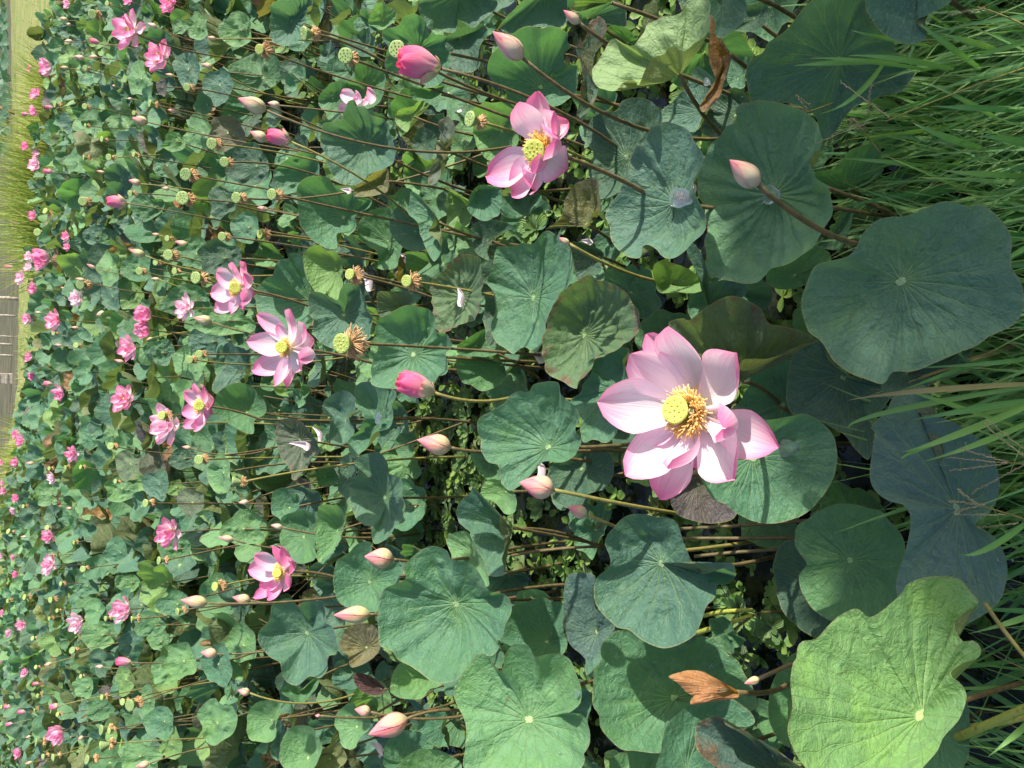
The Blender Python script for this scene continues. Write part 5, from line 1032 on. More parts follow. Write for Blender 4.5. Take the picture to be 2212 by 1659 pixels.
PODS = [(589,420,25,'g',.9),(563,506,20,'y',.6),(396,428,30,'g',1.2),(512,427,24,'g',.9),(405,189,17,'g',1.0),(325,224,16,'g',.1),(290,244,10,'y',.9),(201,31,20,'g',1.2),(185,147,12,'g',.9),(126,194,13,'y',.4),(120,226,13,'y',.3),(184,230,13,'g',1.2),(182,341,12,'y',.3),(221,301,12,'g',.4),(236,340,15,'g',.9),(459,311,25,'g',1.2),(486,350,22,'g',1.2),
 (403,377,28,'d',1.0),(290,334,12,'y',.3),(232,8,11,'g',.6),(185,271,9,'y',.6),(180,435,20,'g',1.2),(82,502,17,'g',1.0),(481,511,20,'g',.9),(365,551,24,'g',1.1),(337,567,14,'g',.7),(302,586,17,'g',1.2),(378,586,15,'g',.6),(425,600,27,'g',.8),(99,456,14,'y',.5),(282,418,14,'g',.7),(362,515,13,'g',1.0),(175,615,22,'d',1.0),(60,607,10,'y',.3),
 (165,746,13,'g',1.1),(116,720,10,'g',.8),(410,777,18,'g',1.0),(431,765,18,'g',1.0),(431,993,22,'g',.9),(316,1087,18,'g',.5),(507,1041,24,'d',-.4),(345,1211,18,'g',.2),(107,1012,9,'y',.3),(240,964,16,'g',.9),(175,1009,10,'y',.4),(19,1148,12,'g',.3),(102,1140,11,'g',1.0),(107,1202,11,'y',.3),(351,898,20,'y',.7),(160,1172,9,'y',.4),(51,1094,9,'y',.3),(180,1229,14,'g',1.0),
 (466,1267,20,'y',.5),(385,1321,17,'g',.2),(286,1338,15,'y',.0),(229,1336,12,'g',.3),(110,1296,13,'y',.4),(54,1290,13,'y',.4),(17,1298,9,'y',.3),(157,1405,15,'d',.9),(107,1336,9,'y',.4),(132,1261,10,'y',.4),(124,1319,9,'g',.6),(221,1506,12,'y',.4),(266,1516,15,'g',.5),(283,1523,26,'d',.5),(237,1579,14,'g',.3),(221,1577,22,'d',.2),(222,1612,24,'d',-.2),(190,1641,20,'d',.2),
 (116,1636,15,'g',.2),(94,1634,12,'g',.6),(80,1604,18,'d',.2),(125,1543,10,'y',.4),(71,1379,10,'g',.7),(78,1441,9,'g',.7),(82,1503,10,'y',.4),(4,1527,9,'y',.4),(175,1461,9,'g',.6),(75,1534,8,'y',.4),(250,1040,11,'g',.6),(142,1010,10,'y',.4)]
for (x_, y_, D_, tn, fc) in PODS: pod(x_, y_, D_, tone=tn, face=fc)
# ------------------------------------------------------------------ fallen petals, a fallen flower, scraps
def fallen(px, py, dx, dy, z, W, label, belly=.15, cup=.7, pinkish=False, up=.02):
    a = g(px-dx, py-dy, z); b = g(px+dx, py+dy, z+up); c = (a+b)/2
    V, F, UV = petal_mesh(a, b, np.array([rnd.gauss(0, .2), rnd.gauss(0, .2), 1.0]), W, belly=belly, cup=cup, seed=int(px))
    o = mesh_obj('fallen_petal', V-c, F, M_WHITEPETAL, None, UV); o.location = tuple(c); tag(o, label, 'petal', 'fallen lotus petals')
for a in [(963, 520, 14, 6, .12, .022, 'round greyish white petal left of the wavy upright leaf, fallen on water'), (980, 404, 3, 20, .08, .012, 'narrow curved white petal standing in water beside the second flower'),
          (988, 231, 10, 10, .10, .018, 'curled white petal in a gap above the green cone pod'), (1496, 410, 3, 14, .52, .012, 'white petal scrap lying beside the water pool on the shaded leaf'),
          (995, 643, 3, 20, .53, .016, 'cream petal curled at the centre of the ribbed oval leaf'), (648, 963, 20, 7, .60, .020, 'white petal lying on the purplish fan leaf'),
          (686, 938, 8, 16, .30, .020, 'white petal standing in the gap beside the purplish fan leaf'), (834, 972, 12, 18, .14, .022, 'white petal in the dark gap behind the shield-shaped leaf'),
          (815, 1618, 12, 14, .22, .024, 'greyish white petal in the gap near the bottom left'), (792, 607, 10, 22, .25, .026, 'lilac petal hanging under the yellow tufted pod'),
          (1172, 1015, 5, 16, .50, .020, 'white petal under the rim of the leaf with yellow veins'), (1170, 772, 14, 8, .32, .02, 'pale pink petal peeping from under the scorched leaf'),
          (748, 791-380, 10, 3, .52, .014, 'dry pinkish petal scrap on the wide flat leaf'), (875, 558, 8, 10, .12, .018, 'cream petal in the shade beside the half-lit plain leaf'),
          (872, 1740-1660+1658-20, 3, 8, .1, .01, 'small petal scrap at the bottom edge'), (1345, 600, 10, 5, .06, .016, 'pale lilac petal under the crossing stalks among floating plants'),
          (1270, 522, 12, 3, .10, .012, 'thin whitish petal on the dark leaf right of the tiny bud')]: fallen(*a)
def fallen_flower():
    C = g(775, 220, .42); root = empty('fallen_flower', C)
    for i, (tx, ty, z, w_) in enumerate([(738, 200, .44, .032), (733, 235, .40, .034), (770, 205, .47, .03), (795, 192, .52, .026), (790, 215, .46, .02)]):
        V, F, UV = petal_mesh(C, g(tx, ty, z), np.array([0, -.2, 1.0]), w_, belly=.15, cup=.5, seed=i); o = mesh_obj('petal', V-C, F, M_PETAL, root, UV); o.color = (.30, 0, 0, 1)
    tag(root, 'collapsed pale pink flower remains lying on a leaf above the star-lit blue leaf', 'lotus flower')
fallen_flower()
# dry buds / scraps
def scrap(px, py, D, z, label, mat=None):
    C = g(px, py, z); s_ = D*np.linalg.norm(C-CAM)/FPX; n = 30; O = []
    for k in range(n):
        a = 2*PI*k/n; q = .5*(1+.25*math.sin(3*a+px)+.15*math.sin(7*a)); O.append(C+np.array([math.cos(a)*q*s_*.55, math.sin(a)*q*s_*.4, math.sin(a)*q*s_*.8+.02*math.cos(4*a)]))
    V, F, UV = leaf_grid(C, np.array(O), .3, .10, .15, int(px), 8, 2)
    root = empty('withered_leaf', C); o = mesh_obj('blade', V-C, F, M_LEAF, root, UV); o.color = (.34, .19, .09, .3)
    P = bez(C, C+np.array([.02, .01, -.2]), np.array([C[0], C[1]+.03, -.03]), 7); V, F, UV = tube(P-C, .003, .004, 5); mesh_obj('stalk', V, F, M_STALK, root, UV)
    tag(root, label, 'withered leaf', 'withered leaves')
for a in [(265, 537, 46, .62, 'large tan withered bloom standing between two flowers, upper left'), (352, 1058, 0, 0, ''), (372, 1060-100, 34, .5, 'dark brown tangled withered leaf below the touching pair of flowers'), (240, 935-70, 0, 0, ''), (130, 1420, 30, .6, 'tan withered leaf with pod in front, lower left'),
          (105, 1478, 36, .62, 'pale tan crumpled withered leaf beside the row of crimson buds'), (208, 1442, 34, .5, 'dark brown withered leaf with a lilac bud, lower left'), (463, 1392, 44, .42, 'tan and dark brown leaf folded over, behind the pink-tipped bud'), (205, 1015, 22, .4, 'orange-brown dry leaf scrap near the left side'),
          (590, 1640, 46, .30, 'brown withered leaf in the corner gap by the bottom edge'), (445, 235, 40, .5, 'orange-brown withered leaf behind a leaf near the upper left'), (338, 1455-360, 0, 0, ''), (600, 1556, 40, .40, 'brown papery withered leaf beside the tiny pink bud'), (205, 1020+875-960, 0, 0, ''), (590, 90, 40, .35, 'orange-brown withered scrap behind the ribbed blue leaf')]:
    if a[2]: scrap(*a)
# the curled orange leaf on its stalk and other single dead leaves of the near zone
L('23',1930,1008,.62,"1350,870 1400,845 1450,832 1500,818 1550,815 1620,820 1700,850 1780,895 1850,940 1935,990 1950,1030 1945,1060 1850,1070 1750,1085 1650,1100 1550,1112 1545,1070 1570,1040 1600,990 1640,945 1630,1010 1600,1045 1520,1010 1460,950 1390,900",(.42,.17,.06),'curled orange dead leaf rolled like a horn on a brown stalk',.10,zc=.60,cup=-.25,rip=.02,rough=.03,stalk=(1700,1478,.3),name='withered_leaf',cat='withered leaf')
# cut stalks at the lower right
def cut_stalk(P, r, label, mat):
    Q = [g(x, y, z) for x, y, z in P]; o = Q[0]; V, F, UV = tube(bez(*Q, 12)-o, r, r*.85, 9); ob = mesh_obj('lotus_stalk', V, F, mat, None, UV); ob.location = tuple(o)
    tag(ob, label, 'stalk', 'bare lotus stalks')
M_YST = simple('stalk_yellow', (.34, .36, .06), (.26, .17, .05), 90, .55, .35, bump=.002, lo=.55, hi=.7)
cut_stalk([(2046, 1604, .22), (2110, 1575, .30), (2250, 1515, .34)], .0075, 'thick speckled yellow-green stalk with a cut end under the bright scalloped leaf', M_YST)
cut_stalk([(2040, 1577, .20), (2090, 1578, .24), (2250, 1540, .26)], .0065, 'second yellow stalk just above the cut one, fading brown to the right', M_YST)
cut_stalk([(1521, 1330, .12), (1560, 1318, .16), (1625, 1318, .14)], .0055, 'pale yellow stalk piece upper of two beside the big leaf with flap', M_YST)
cut_stalk([(1503, 1368, .12), (1560, 1350, .18), (1625, 1330, .14)], .0065, 'pale yellow stalk piece lower of two beside the big leaf with flap', M_YST)
cut_stalk([(2128, 1303, .36), (2170, 1370, .36), (2250, 1460, .34)], .0035, 'slim pale green reed stem slanting off the bright scalloped leaf', M_STALKG)
def loose(P, label, r=.0042):
    Q = [g(x, y, z) for x, y, z in P]; o = Q[0]; V, F, UV = tube(bez(*Q, 12)-o, r, r, 7); ob = mesh_obj('lotus_stalk', V, F, M_STALK, None, UV); ob.location = tuple(o); tag(ob, label, 'stalk', 'bare lotus stalks')
loose([(1450, 1143, .2), (1580, 1138, .15), (1775, 1122, .05)], 'brown stalk in the gap right of the purple-brown leaf, upper one')
loose([(1470, 1163, .2), (1590, 1163, .15), (1780, 1162, .05)], 'brown stalk with sunlit stretch in the gap, middle one')
loose([(1500, 1202, .2), (1600, 1190, .15), (1770, 1182, .05)], 'dark brown stalk in the gap, lowest of three')
loose([(1110, 1140, .5), (1220, 1160, .3), (1310, 1180, .1)], 'reddish stalk running from the funnel leaf to the right')
loose([(1105, 1200, .3), (1200, 1182, .25), (1310, 1180, .1)], 'ochre stalk rising from the lower left to meet the reddish stalk')
loose([(1215, 988, .4), (1280, 1000, .3), (1400, 1005, .1)], 'brown stalk pair between the sunlit leaf and the largest flower', .005)
loose([(1100, 1296, .4), (1160, 1296, .3), (1250, 1290, .1)], 'ochre stalk behind the narrow dull blue leaf')
loose([(1780, 404, .3), (1860, 430, .2), (1945, 470, .1)], 'upper brown stalk passing behind the big folded leaf')
loose([(1795, 448, .3), (1860, 460, .2), (1920, 468, .1)], 'lower rust-brown stalk passing behind the big folded leaf')
# ------------------------------------------------------------------ water in leaves, dew
M_DROP = NT('water_drop')
def dropmat():
    k = M_DROP; fr = k.n('ShaderNodeFresnel'); fr.inputs[0].default_value = 1.45
    tr = k.n('ShaderNodeBsdfTransparent'); tr.inputs[0].default_value = (.86, .93, .93, 1); gl = k.n('ShaderNodeBsdfGlossy'); gl.inputs['Roughness'].default_value = .04
    ns = k.noise(k.n('ShaderNodeNewGeometry').outputs['Position'], 60, 2); bp = k.n('ShaderNodeBump', i_Strength=.25, i_Distance=.004, i_Height=ns)
    k.put(gl.inputs['Normal'], bp.outputs[0])
    ms = k.n('ShaderNodeMixShader'); k.put(ms.inputs[0], k.math('MULTIPLY', fr.outputs[0], .8)); k.t.links.new(tr.outputs[0], ms.inputs[1]); k.t.links.new(gl.outputs[0], ms.inputs[2])
    df = k.n('ShaderNodeBsdfDiffuse'); df.inputs[0].default_value = (.75, .85, .88, 1); m2 = k.n('ShaderNodeMixShader'); m2.inputs[0].default_value = .05; k.t.links.new(ms.outputs[0], m2.inputs[1]); k.t.links.new(df.outputs[0], m2.inputs[2]); return k.out(m2.outputs[0])
M_DROP = dropmat()
def pool(px, py, rx, ry, z, label):
    C = g(px, py, z); k = np.linalg.norm(C-CAM)/FPX; mb = MB(); n = 22; V = []
    ex = nrm(g(px+5, py, z)-C); ey = nrm(g(px, py-5, z)-C); kx = np.linalg.norm(g(px+10, py, z)-C)/10; ky = np.linalg.norm(g(px, py-10, z)-C)/10
    prof = [(.55, -.002), (.92, -.001), (1.0, .0005), (.93, .0014), (.6, .0019), (.02, .0020)]; rx *= .85; ry *= .85
    for q, zz in prof:
        for j in range(n):
            a = 2*PI*j/n; w_ = q*(1+.10*math.sin(3*a+px)+.05*math.sin(7*a)); V.append(ex*math.cos(a)*rx*kx*w_+ey*math.sin(a)*ry*ky*w_+np.array([0, 0, zz+.003]))
    F = [[i*n+j, i*n+(j+1) % n, (i+1)*n+(j+1) % n, (i+1)*n+j] for i in range(5) for j in range(n)]+[list(range(n))[::-1], [5*n+j for j in range(n)]]
    mb.add(V, F); o = mb.obj('water_puddle', M_DROP); o.location = tuple(C); tag(o, label, 'puddle', 'rain water held by lotus leaves')
def surf_z(px, py, root):
    """height of a leaf's surface where a pixel's ray meets it"""
    me = [c for c in root.children if c.name.startswith('blade')][0].data; o = np.array(root.location)
    V = np.empty(len(me.vertices)*3); me.vertices.foreach_get('co', V); V = V.reshape(-1, 3)+o
    X, Y = proj(V.T if False else V) if False else (None, None)
    v = V-CAM; z = v@_f; X = W0/2+FPX*(v@EX)/z; Y = H0/2-FPX*(v@EY)/z; i = np.argmin((X-px)**2+(Y-py)**2); return V[i][2]
def leaf_near(px, py, zmin=0):
    best = None
    for c, P, z, root in SPEC:
        d = math.hypot(c[0]-px, c[1]-py)
        if best is None or d < best[0]: best = (d, root)
    return best[1]
pool(1472, 428, 34, 26, surf_z(1472, 428, leaf_near(1455, 437))+.004, 'clear water pool with a white petal scrap in the shaded leaf')
pool(1667, 421, 24, 26, surf_z(1667, 421, leaf_near(1668, 421))+.004, 'round clear water pool at the heart of the big folded leaf')
pool(1698, 968, 34, 24, surf_z(1698, 968, leaf_near(1626, 990))+.004, 'dull grey puddle beside a petal of the largest flower')
pool(818, 938-35, 9, 16, .565, 'small pool in the wavy pale green leaf')
pool(1250, 1498, 7, 9, surf_z(1250, 1498, leaf_near(1142, 1555))+.003, 'large round droplet on the right rim of the sunlit leaf')
pool(1536, 1441, 10, 9, surf_z(1536, 1441, leaf_near(1458, 1507))+.003, 'dark round droplet above the curled orange leaf')
pool(1529, 178, 9, 11, .34, 'round droplet caught beside the withered hanging leaf')
pool(830, 1757-1659+903-240, 3, 3, .5, 'tiny droplet')if False else None
def dew():
    mb = MB(); names = [s for s in SPEC if s[0][0] > 1050][:70]
    ico = []
    for _ in range(520):
        c, P, z, root = rnd.choice(names)
        bl = [q for q in root.children if q.name.startswith('blade')][0]; me = bl.data
        i = rnd.randrange(200, len(me.polygons)); 
        p = me.polygons[i]; c0 = np.array(p.center)+np.array(root.location); nn = np.array(p.normal)
        if abs(nn[2]) < .6: continue
        nn = nn*np.sign(nn[2])
        for q in range(rnd.choice([1, 1, 2, 4])):
            r = min(.0032, .0007+rnd.expovariate(1/.0008)); cc = c0+np.array([rnd.gauss(0, 1), rnd.gauss(0, 1), 0])*.008*(q > 0); cc = cc+nn*(r*.55+.0008)
            a, s, t = frame(nn); V = []; n = 8
            for (qq, zz) in [(.6, -.55), (1, 0), (.75, .5), (.3, .78)]: V += [cc+(s*math.cos(x)+t*math.sin(x))*r*qq+a*zz*r for x in np.arange(n)/n*2*PI]
            V.append(cc+a*r*.85)
            mb.add(V, [[i_*n+j, i_*n+(j+1) % n, (i_+1)*n+(j+1) % n, (i_+1)*n+j] for i_ in range(3) for j in range(n)]+[[3*n+j, 3*n+(j+1) % n, 4*n] for j in range(n)])
    tag(mb.obj('dew', M_DROP), kind='stuff', label='dew drops scattered on the near lotus leaves')
dew()
# ------------------------------------------------------------------ remaining lotus leaves
def unit_leaf(seed, res, rings, cupv=None):
    r_ = np.random.RandomState(seed); th = np.arange(res)/res*2*PI
    q = 1+sum(a*np.sin(k*th+r_.uniform(0, 6.28)) for k, a in [(2, .08), (3, .06), (5, .05), (8, .03), (12, .018)])
    nt_ = r_.uniform(0, 2*PI); dd = np.abs((th-nt_+PI) % (2*PI)-PI); q = q*(1-.22*np.exp(-(dd/.12)**2)*(r_.rand() < .6))
    q = q+.05*np.interp(th, np.linspace(0, 2*PI, 25), np.r_[0, r_.randn(23), 0])
    kind = r_.randint(5); fa = r_.uniform(0, 6.28); dx = np.cos(th-fa); rel_ = .10*np.sin(2*th+r_.uniform(0, 6.28))+.07*np.sin(3*th+r_.uniform(0, 6))+.05*np.sin(5*th+r_.uniform(0, 6))
    if cupv is None: cupv = r_.uniform(.10, .30)
    if kind == 0: cupv = .55
    if kind == 1: rel_ = rel_+.75*np.abs(dx); q = q*(1-.25*np.abs(dx))          # folded like a book
    if kind == 2: rel_ = rel_+.35*dx*dx*np.sign(dx)+.15*np.sin(4*th)
    if kind == 3: rel_ = rel_+np.where(dx > .35, (dx-.35)*1.1, 0); q = q*np.where(dx > .35, 1-(dx-.35)*.5, 1)   # one side turned up
    if kind == 4: cupv = .05
    O = np.stack([q*np.cos(th), q*np.sin(th), rel_], 1)
    C = np.array([0, 0, -cupv])
    V, F, UV = leaf_grid(C, O, .14, .05, .09, seed, rings, 2.0)
    return V, F, UV
def leaf_rot():
    tl = np.array([rnd.gauss(0, .22), rnd.gauss(-.30, .28), 1.0])
    if rnd.random() < .12: tl = np.array([rnd.gauss(0, .9), rnd.gauss(-.2, .8), .8])
    A, s, t = frame(tl); a = rnd.uniform(0, 6.28); x = s*math.cos(a)+t*math.sin(a); y = np.cross(A, x); return np.stack([x, y, A], 1)
def rtint(near=False):
    if near:
        t = np.array(TINTS[rnd.choice('bccgld')])*rnd.uniform(.85, 1.15); return (t[0], t[1], t[2], rnd.choice([0, 0, .08]))
    k = rnd.choice(['b', 'c', 'c', 'g', 'l', 'l', 'c', 'g', 'b', 'y', 'd'] if rnd.random() < .95 else ['t', 'o', 'k', 'p']); t = np.array(TINTS[k]); q = rnd.uniform(.85, 1.2)
    wr = rnd.choice([0, .0, .0, .04, .1, .22]) if k not in 'to' else .5
    t = t*q
    return (t[0], t[1], t[2], wr)
PIXHEAD = np.array([(h[0], h[1], h[2], h[3]) for h in HEADS])
cand = []
tries = 0; grid = {}
while tries < 110000:
    tries += 1
    y = .55+rnd.random()**.66*25.0; x = rnd.uniform(-1, 1)*(.56*y+.5)
    if not in_pond(x, y): continue
    dd = math.hypot(x, y); sp = .17 if y < 2.2 else .122 if y < 12 else .19
    key = (int(x/sp), int(y/sp))
    if any(math.hypot(x-a, y-b) < sp for i in (-1, 0, 1) for j in (-1, 0, 1) for a, b in grid.get((key[0]+i, key[1]+j), [])): continue
    px0, py0 = proj((x, y, .3))
    if px0 > 1760: continue
    if 700 < px0 and rnd.random() < .5: continue
    if px0 > 560: z = rnd.uniform(.04, .20) if rnd.random() < .8 else rnd.uniform(.2, .30)
    elif px0 > 450: z = rnd.uniform(.06, .45)
    elif rnd.random() < .33: z = rnd.uniform(.08, .38)
    else: z = min(.86, max(.22, rnd.gauss(.60, .13)))
    if 860 < px0 < 1150 and 850 < py0 < 1230: continue       # the open patch of floating plants
    if 1480 < px0 < 1620 and 560 < py0 < 660 and z > .1: continue
    R = rnd.uniform(.105, .185)*(.62 if px0 > 560 else 1.0)*(.62 if rnd.random() < .25 else 1)*(1.25 if y > 12 else 1)
    px, py = proj((x, y, z)); dep = np.dot(np.array([x, y, z])-CAM, _f); rp = R*FPX/dep
    if not (-60-rp < px < 2212+rp and -rp-30 < py < 1659+rp+30): continue
    m_ = (np.hypot(PIXHEAD[:, 0]-px, PIXHEAD[:, 1]-py) < PIXHEAD[:, 2]*.75+rp*.75) & (PIXHEAD[:, 3] > dep-.02)
    if m_.any(): continue
    # stay behind the leaves placed one by one
    bad = False
    for c, P, zz, root in SPEC:
        if abs(c[0]-px) < 260 and abs(c[1]-py) < 260 and z > zz-.03 and (inside(px, py, P) or inside(px-rp*.6, py, P) or inside(px+rp*.6, py, P) or inside(px, py+rp*.6, P) or inside(px, py-rp*.6, P)): bad = True; break
    if bad: continue
    grid.setdefault(key, []).append((x, y)); cand.append((dep, x, y, z, R, px, py, rp))
cand.sort()
N_IND = max(0, 298-len(SPEC)); print('spec leaves', len(SPEC), 'auto', len(cand))
protos = [unit_leaf(200+i, 60, 11) for i in range(14)]
pm = []
for V, F, UV in protos:
    o = mesh_obj('blade', V, F, M_LEAF, None, UV); pm.append(o.data); bpy.data.objects.remove(o)
vis = [c for c in cand if -5 < c[5] < 2217 and -5 < c[6] < 1664]; vis.sort(key=lambda c: -c[7])
ind = set(id(c) for c in vis[:N_IND])
LEAVES_AUTO = []
for c in cand:
    dep, x, y, z, R, px, py, rp = c
    if id(c) not in ind: continue
    root = empty('lotus_leaf', (x, y, z)); o = bpy.data.objects.new('blade', rnd.choice(pm)); COL.objects.link(o); o.parent = root
    Rm = leaf_rot(); o.matrix_basis = Matrix([[Rm[i][j]*R for j in range(3)]+[0] for i in range(3)]+[[0, 0, 0, 1]]); t = rtint(px > 1000); o.color = t
    top = Rm@np.array([0, 0, -.28])*R; Pk = bez(top, top+np.array([rnd.gauss(0, .03), rnd.gauss(0, .03), -z*.5]), np.array([rnd.gauss(0, .05), rnd.gauss(0, .05), -z-.03]), 6)
    V, F, UV = tube(Pk, .0038, .0048, 6); mesh_obj('stalk', V, F, M_STALK, root, UV)
    tag(root, None, 'lotus leaf', 'lotus leaves'); LEAVES_AUTO.append((root, px, py, R, t))
def mass():
    pr_ = [unit_leaf(300+i, 36, 6) for i in range(12)]; Vs = []; Fs = []; Us = []; Cs = []; n = 0; sv = MB()
    for c in cand:
        if id(c) in ind: continue
        dep, x, y, z, R, px, py, rp = c; V, F, UV = pr_[rnd.randrange(12)]; Rm = leaf_rot()
        W = (V*R)@Rm.T+np.array([x, y, z]); F = np.array([f if len(f) == 4 else f+[-1] for f in F]); Vs.append(W); Us.append(UV); t = rtint(); Cs.append(np.tile(t, (len(V), 1)))
        Fs += [[int(i)+n for i in f if i >= 0] for f in F]; n += len(V)
        top = np.array([x, y, z])+Rm@np.array([0, 0, -.28])*R
        Vt, Ft, Ut = tube([top, (top+np.array([x, y, 0]))/2+np.array([rnd.gauss(0, .03), rnd.gauss(0, .03), 0]), np.array([x+rnd.gauss(0, .06), y+rnd.gauss(0, .06), -.03])], .0032, .004, 4, cap=False); sv.add(Vt, Ft, Ut)
    tag(mesh_obj('lotus_leaves', np.vstack(Vs), Fs, M_LEAFMASS, None, np.vstack(Us), np.vstack(Cs)), kind='stuff', label='mass of far lotus leaves reaching to the far bank')
    # dead and leafless stalks standing in the water between the leaves
    for _ in range(150):
        y = 1.6+rnd.random()**.7*11; x = rnd.uniform(-1, 1)*(.55*y+.3)
        if not in_pond(x, y): continue
        h = rnd.uniform(.15, .6); a = np.array([x, y, -.03]); b = a+np.array([rnd.gauss(0, .12), rnd.gauss(0, .12), h])
        px, py = proj(b)
        if px > 1000: continue
        Vt, Ft, Ut = tube([a, (a+b)/2+np.array([rnd.gauss(0, .02), 0, 0]), b], .0045, .0032, 4, cap=False); sv.add(Vt, Ft, Ut)
    tag(sv.obj('lotus_stalks', M_STALK), kind='stuff', label='thin brown stalks standing among the far lotus leaves')
mass()
# ------------------------------------------------------------------ floating water lettuce
def lettuce_proto(seed):
    r_ = np.random.RandomState(seed); V = []; F = []; UV = []; n = 0; nl = 9
    for k in range(nl):
        a = k*2.4+r_.uniform(-.2, .2); e = .15+.09*k+r_.uniform(-.1, .1); l = 1.0-.06*k; w_ = l*r_.uniform(.30, .40); rad = np.array([math.cos(a), math.sin(a), 0]); sd = np.array([-math.sin(a), math.cos(a), 0])
        nu, nv = 9, 7
        for i in range(nv):
            v = i/(nv-1); ww = w_*(.30+.70*math.sin(min(1, v*1.15)*PI/2))*(1 if v < .8 else math.sqrt(max(.05, 1-((v-.8)/.2)**2*.75)))
            d = rad*math.cos(e)+np.array([0, 0, math.sin(e)])
            for j in range(nu):
                u = j/(nu-1)*2-1; notch = 1-.10*math.exp(-(u*3)**2)*(v > .9)
                p = d*l*v*notch+sd*u*ww+np.array([0, 0, 1])*(.12*l*u*u+.05*l*math.sin(v*PI)+.018*math.cos(u*11)*v); V.append(p); UV.append((j/(nu-1), v))
        F += [[n+i*nu+j, n+i*nu+j+1, n+(i+1)*nu+j+1, n+(i+1)*nu+j] for i in range(nv-1) for j in range(nu-1)]; n += nu*nv
    o = mesh_obj('water_lettuce', V, F, M_LETT, None, UV); d = o.data; bpy.data.objects.remove(o); return d
lp = [lettuce_proto(i) for i in range(7)]
LETT = []
def lettuces():
    got = []; t = 0
    while len(got) < 290 and t < 40000:
        t += 1; y = rnd.uniform(.5, 3.3); x = rnd.uniform(-.62*y-.2, .62*y+.2); px, py = proj((x, y, .02))
        if len(got) < 150 and not (860 < px < 1150 and 850 < py < 1270) and t < 12000: continue
        if not (780 < px < 2100 and -40 < py < 1700): continue
        if px < 900 and rnd.random() < .6: continue
        patch = 870 < px < 1140 and 850 < py < 1260
        R = rnd.uniform(.05, .085) if not patch else rnd.uniform(.036, .066)
        if any(math.hypot(x-a, y-b) < (R+r)*(.72 if not patch else .55) for a, b, r in got): continue
        got.append((x, y, R)); o = bpy.data.objects.new('water_lettuce', rnd.choice(lp)); COL.objects.link(o)
        o.location = (x, y, rnd.uniform(.0, .03)+rnd.uniform(.0, .05)); o.rotation_euler = (rnd.gauss(0, .15), rnd.gauss(0, .15), rnd.uniform(0, 6.28)); o.scale = (R, R, R*rnd.uniform(.8, 1.1))
        tag(o, None, 'water lettuce', 'floating water lettuce'); LETT.append((o, px, py, R))
lettuces()

# ------------------------------------------------------------------ small pondweed sprigs filling the gaps on the water
def pondweed():
    mb = MB(); k = 0
    M = simple('pondweed_leaf', (.085, .19, .045), (.20, .31, .07), 30, .55, .3, trans=.3, tcol=(.22, .36, .07), src='pos')
    while k < 2300:
        y = .55+rnd.random()**.8*5.0; x = rnd.uniform(-1, 1)*(.6*y+.25); px, py = proj((x, y, 0))
        if not (350 < px < 2150 and -30 < py < 1690): continue
        dens = math.sin(3.1*x+1)*math.sin(2.7*y+.5)+.5*math.sin(7*x-5*y)
        if (px < 780 and dens < .15) or dens < -.75: continue
        k += 1; h = rnd.uniform(.0, .05)
        for j in range(rnd.choice([4, 5, 6, 7])):
            a = rnd.uniform(0, 6.28); e = rnd.uniform(.0, .9); l = rnd.uniform(.018, .045); d = np.array([math.cos(a)*math.cos(e), math.sin(a)*math.cos(e), math.sin(e)]); sd = np.array([-math.sin(a), math.cos(a), 0])
            p = np.array([x, y, h]); w_ = l*rnd.uniform(.22, .42); V = []
            for (v, q, zz) in [(0, .15, 0), (.35, .85, .06), (.7, 1, .05), (1, .25, -.05)]: c = p+d*l*v+np.array([0, 0, zz*l]); V += [c-sd*w_*q, c+np.array([0, 0, -.12*l*q]), c+sd*w_*q]
            mb.add(V, [[i*3, i*3+1, i*3+4, i*3+3] for i in range(3)]+[[i*3+1, i*3+2, i*3+5, i*3+4] for i in range(3)])
    tag(mb.obj('pondweed', M), kind='stuff', label='small bright green pondweed filling the gaps on the water')
pondweed()
# ------------------------------------------------------------------ words for the repeats: each described by its nearest named neighbour
used = set(o.get('label') for o in bpy.data.objects if o.get('label'))
def rel(px, py, lx, ly, first=True):
    dx, dy = px-lx, py-ly; d = math.hypot(dx, dy)
    a = 'left of' if dx < 0 else 'right of'; b = 'above' if dy < 0 else 'below'
    w_ = (a if abs(dx) > 2*abs(dy) else b if abs(dy) > 2*abs(dx) else ('%s and %s' % (b, a)))
    near = 'just ' if d < 60 else ('' if d < 150 else 'well ')
    return near+w_
def describe(lead, px, py):
    ls = sorted(LAND, key=lambda l: (l[0]-px)**2+(l[1]-py)**2)[:12]
    for k in range(3):
        l = ls[k]; s_ = '%s %s the %s' % (lead, rel(px, py, l[0], l[1]), l[2])
        if s_ not in used and len(s_.split()) <= 16: used.add(s_); return s_
    for k in range(9):
        for j in range(k+1, 12):
            a = (ls[k][0]-px, ls[k][1]-py); b = (ls[j][0]-px, ls[j][1]-py); co = (a[0]*b[0]+a[1]*b[1])/(math.hypot(*a)*math.hypot(*b)+1e-6)
            if co > -.3: continue
            s_ = '%s between the %s and the %s' % (lead, ls[k][2], ls[j][2])
            if s_ not in used and len(s_.split()) <= 16: used.add(s_); return s_
    for l in ls[3:]:
        s_ = '%s %s the %s' % (lead, rel(px, py, l[0], l[1]), l[2])
        if s_ not in used and len(s_.split()) <= 16: used.add(s_); return s_
    return ('%s %s the %s' % (lead, rel(px, py, ls[0][0], ls[0][1]), ls[0][2]))
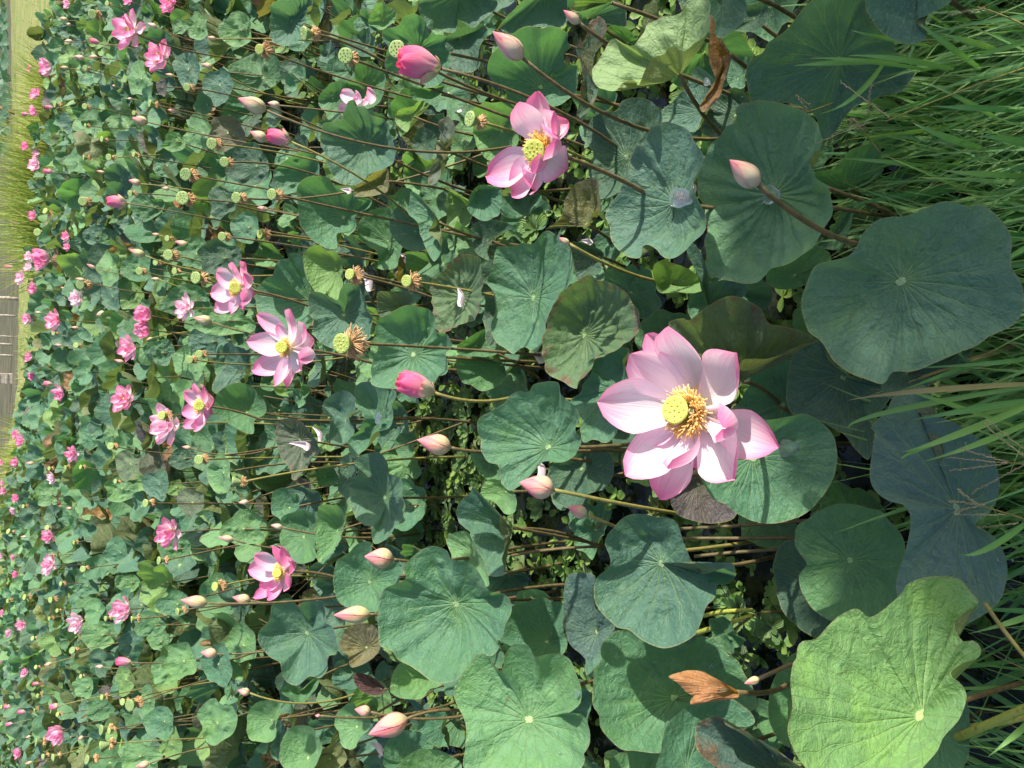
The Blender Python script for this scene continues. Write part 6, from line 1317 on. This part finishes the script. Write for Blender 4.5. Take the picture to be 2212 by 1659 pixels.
SHORT = {'pale pink flower beside the third largest': 'pale pink flower', 'plump lilac bud over the folded leaf': 'plump lilac bud', 'yellow-pink bud over the floating plants': 'upper yellow-pink bud', 'rosy bud left of the largest flower': 'rosy bud',
         'small bud below the rosy one': 'small lilac-cream bud', 'yellow-pink bud right of the cup flower': 'lower yellow-pink bud', 'green cone pod left of the second flower': 'green cone pod', 'green pod near the top edge': 'fluffy green pod',
         'pale cup flower at the pond edge': 'pale edge flower', 'pink flower of the touching pair': 'touching pink flower', 'pale flower of the touching pair': 'touching pale flower', 'pink star flower near the top': 'top pink star', 'bright pink flower near the top': 'second pink star',
         'yellow pod over the ribbed leaf': 'second tufted pod', 'lilac bud near the top edge': 'small lilac bud', 'tiny cream bud on curved stalk': 'tiny cream bud', 'crimson bud lower left': 'lower-left crimson bud'}
LAND = [(a, b, SHORT.get(c, c)) for a, b, c in LAND]
LAND += [(1943, 605, 'big round leaf by the grass'), (1855, 1000, 'saddle leaf'), (1990, 1550, 'bright scalloped leaf'), (1142, 1555, 'sunlit leaf'), (1260, 725, 'scorched ribbed leaf'), (1420, 130, 'pale cup-shaped leaf'),
         (985, 1302, 'very large shadowed leaf'), (830, 1060, 'shield-shaped leaf'), (785, 310, 'star-lit blue leaf'), (660, 1365, 'large lower-left leaf'), (643, 950, 'purplish fan leaf'), (1780, 130, 'huge dark leaf'), (50, 190, 'first far grass tuft'),
         (98, 557, 'large half-open far flower'), (170, 645, 'whitish far flower'), (270, 862, 'pink double flower'), (159, 980, 'small pink star'), (170, 1344, 'pale far star flower'), (271, 1317, 'tilted pink flower'), (131, 1583, 'pink side-view flower'),
         (320, 697, 'pink pair of blooms'), (123, 692, 'pink far star'), (396, 428, 'round far pod'), (425, 600, 'green far pod'), (283, 1523, 'dark far pod'), (420, 1300, 'slim cream far bud'), (265, 537, 'tan withered bloom'), (115, 1032, 'white far flower'), (132, 848, 'small bright far flower')]
def sizeword(v, a, b): return 'small' if v < a else ('large' if v > b else 'medium')
for root, px, py, what, colw, need in AUTO:
    if need: root['label'] = describe(colw+' '+what, px, py)
for root, px, py, R, t in LEAVES_AUTO:
    cw = 'yellow-green' if t[0] > .13 and t[1] > .2 else 'brown' if t[0] > t[1] else 'blue-green' if t[2] > t[1]*.7 else 'dark green' if t[1] < .12 else 'green'
    root['label'] = describe(sizeword(R, .09, .13)+' '+cw+' leaf', px, py)
for c, P, z, root in SPEC:
    if not root.get('label'):
        bl = [q for q in root.children if q.name.startswith('blade')][0]; t = bl.color
        cw = 'yellow-green' if t[0] > .13 and t[1] > .2 else 'brown' if t[0] > t[1] else 'blue-green' if t[2] > t[1]*.7 else 'dark green' if t[1] < .12 else 'green'
        w_ = max(p[0] for p in P)-min(p[0] for p in P); root['label'] = describe(sizeword(w_, 45, 65)+' '+cw+' leaf', c[0], c[1])
for o, px, py, R in LETT: o['label'] = describe(sizeword(R, .05, .066)+' floating rosette', px, py)
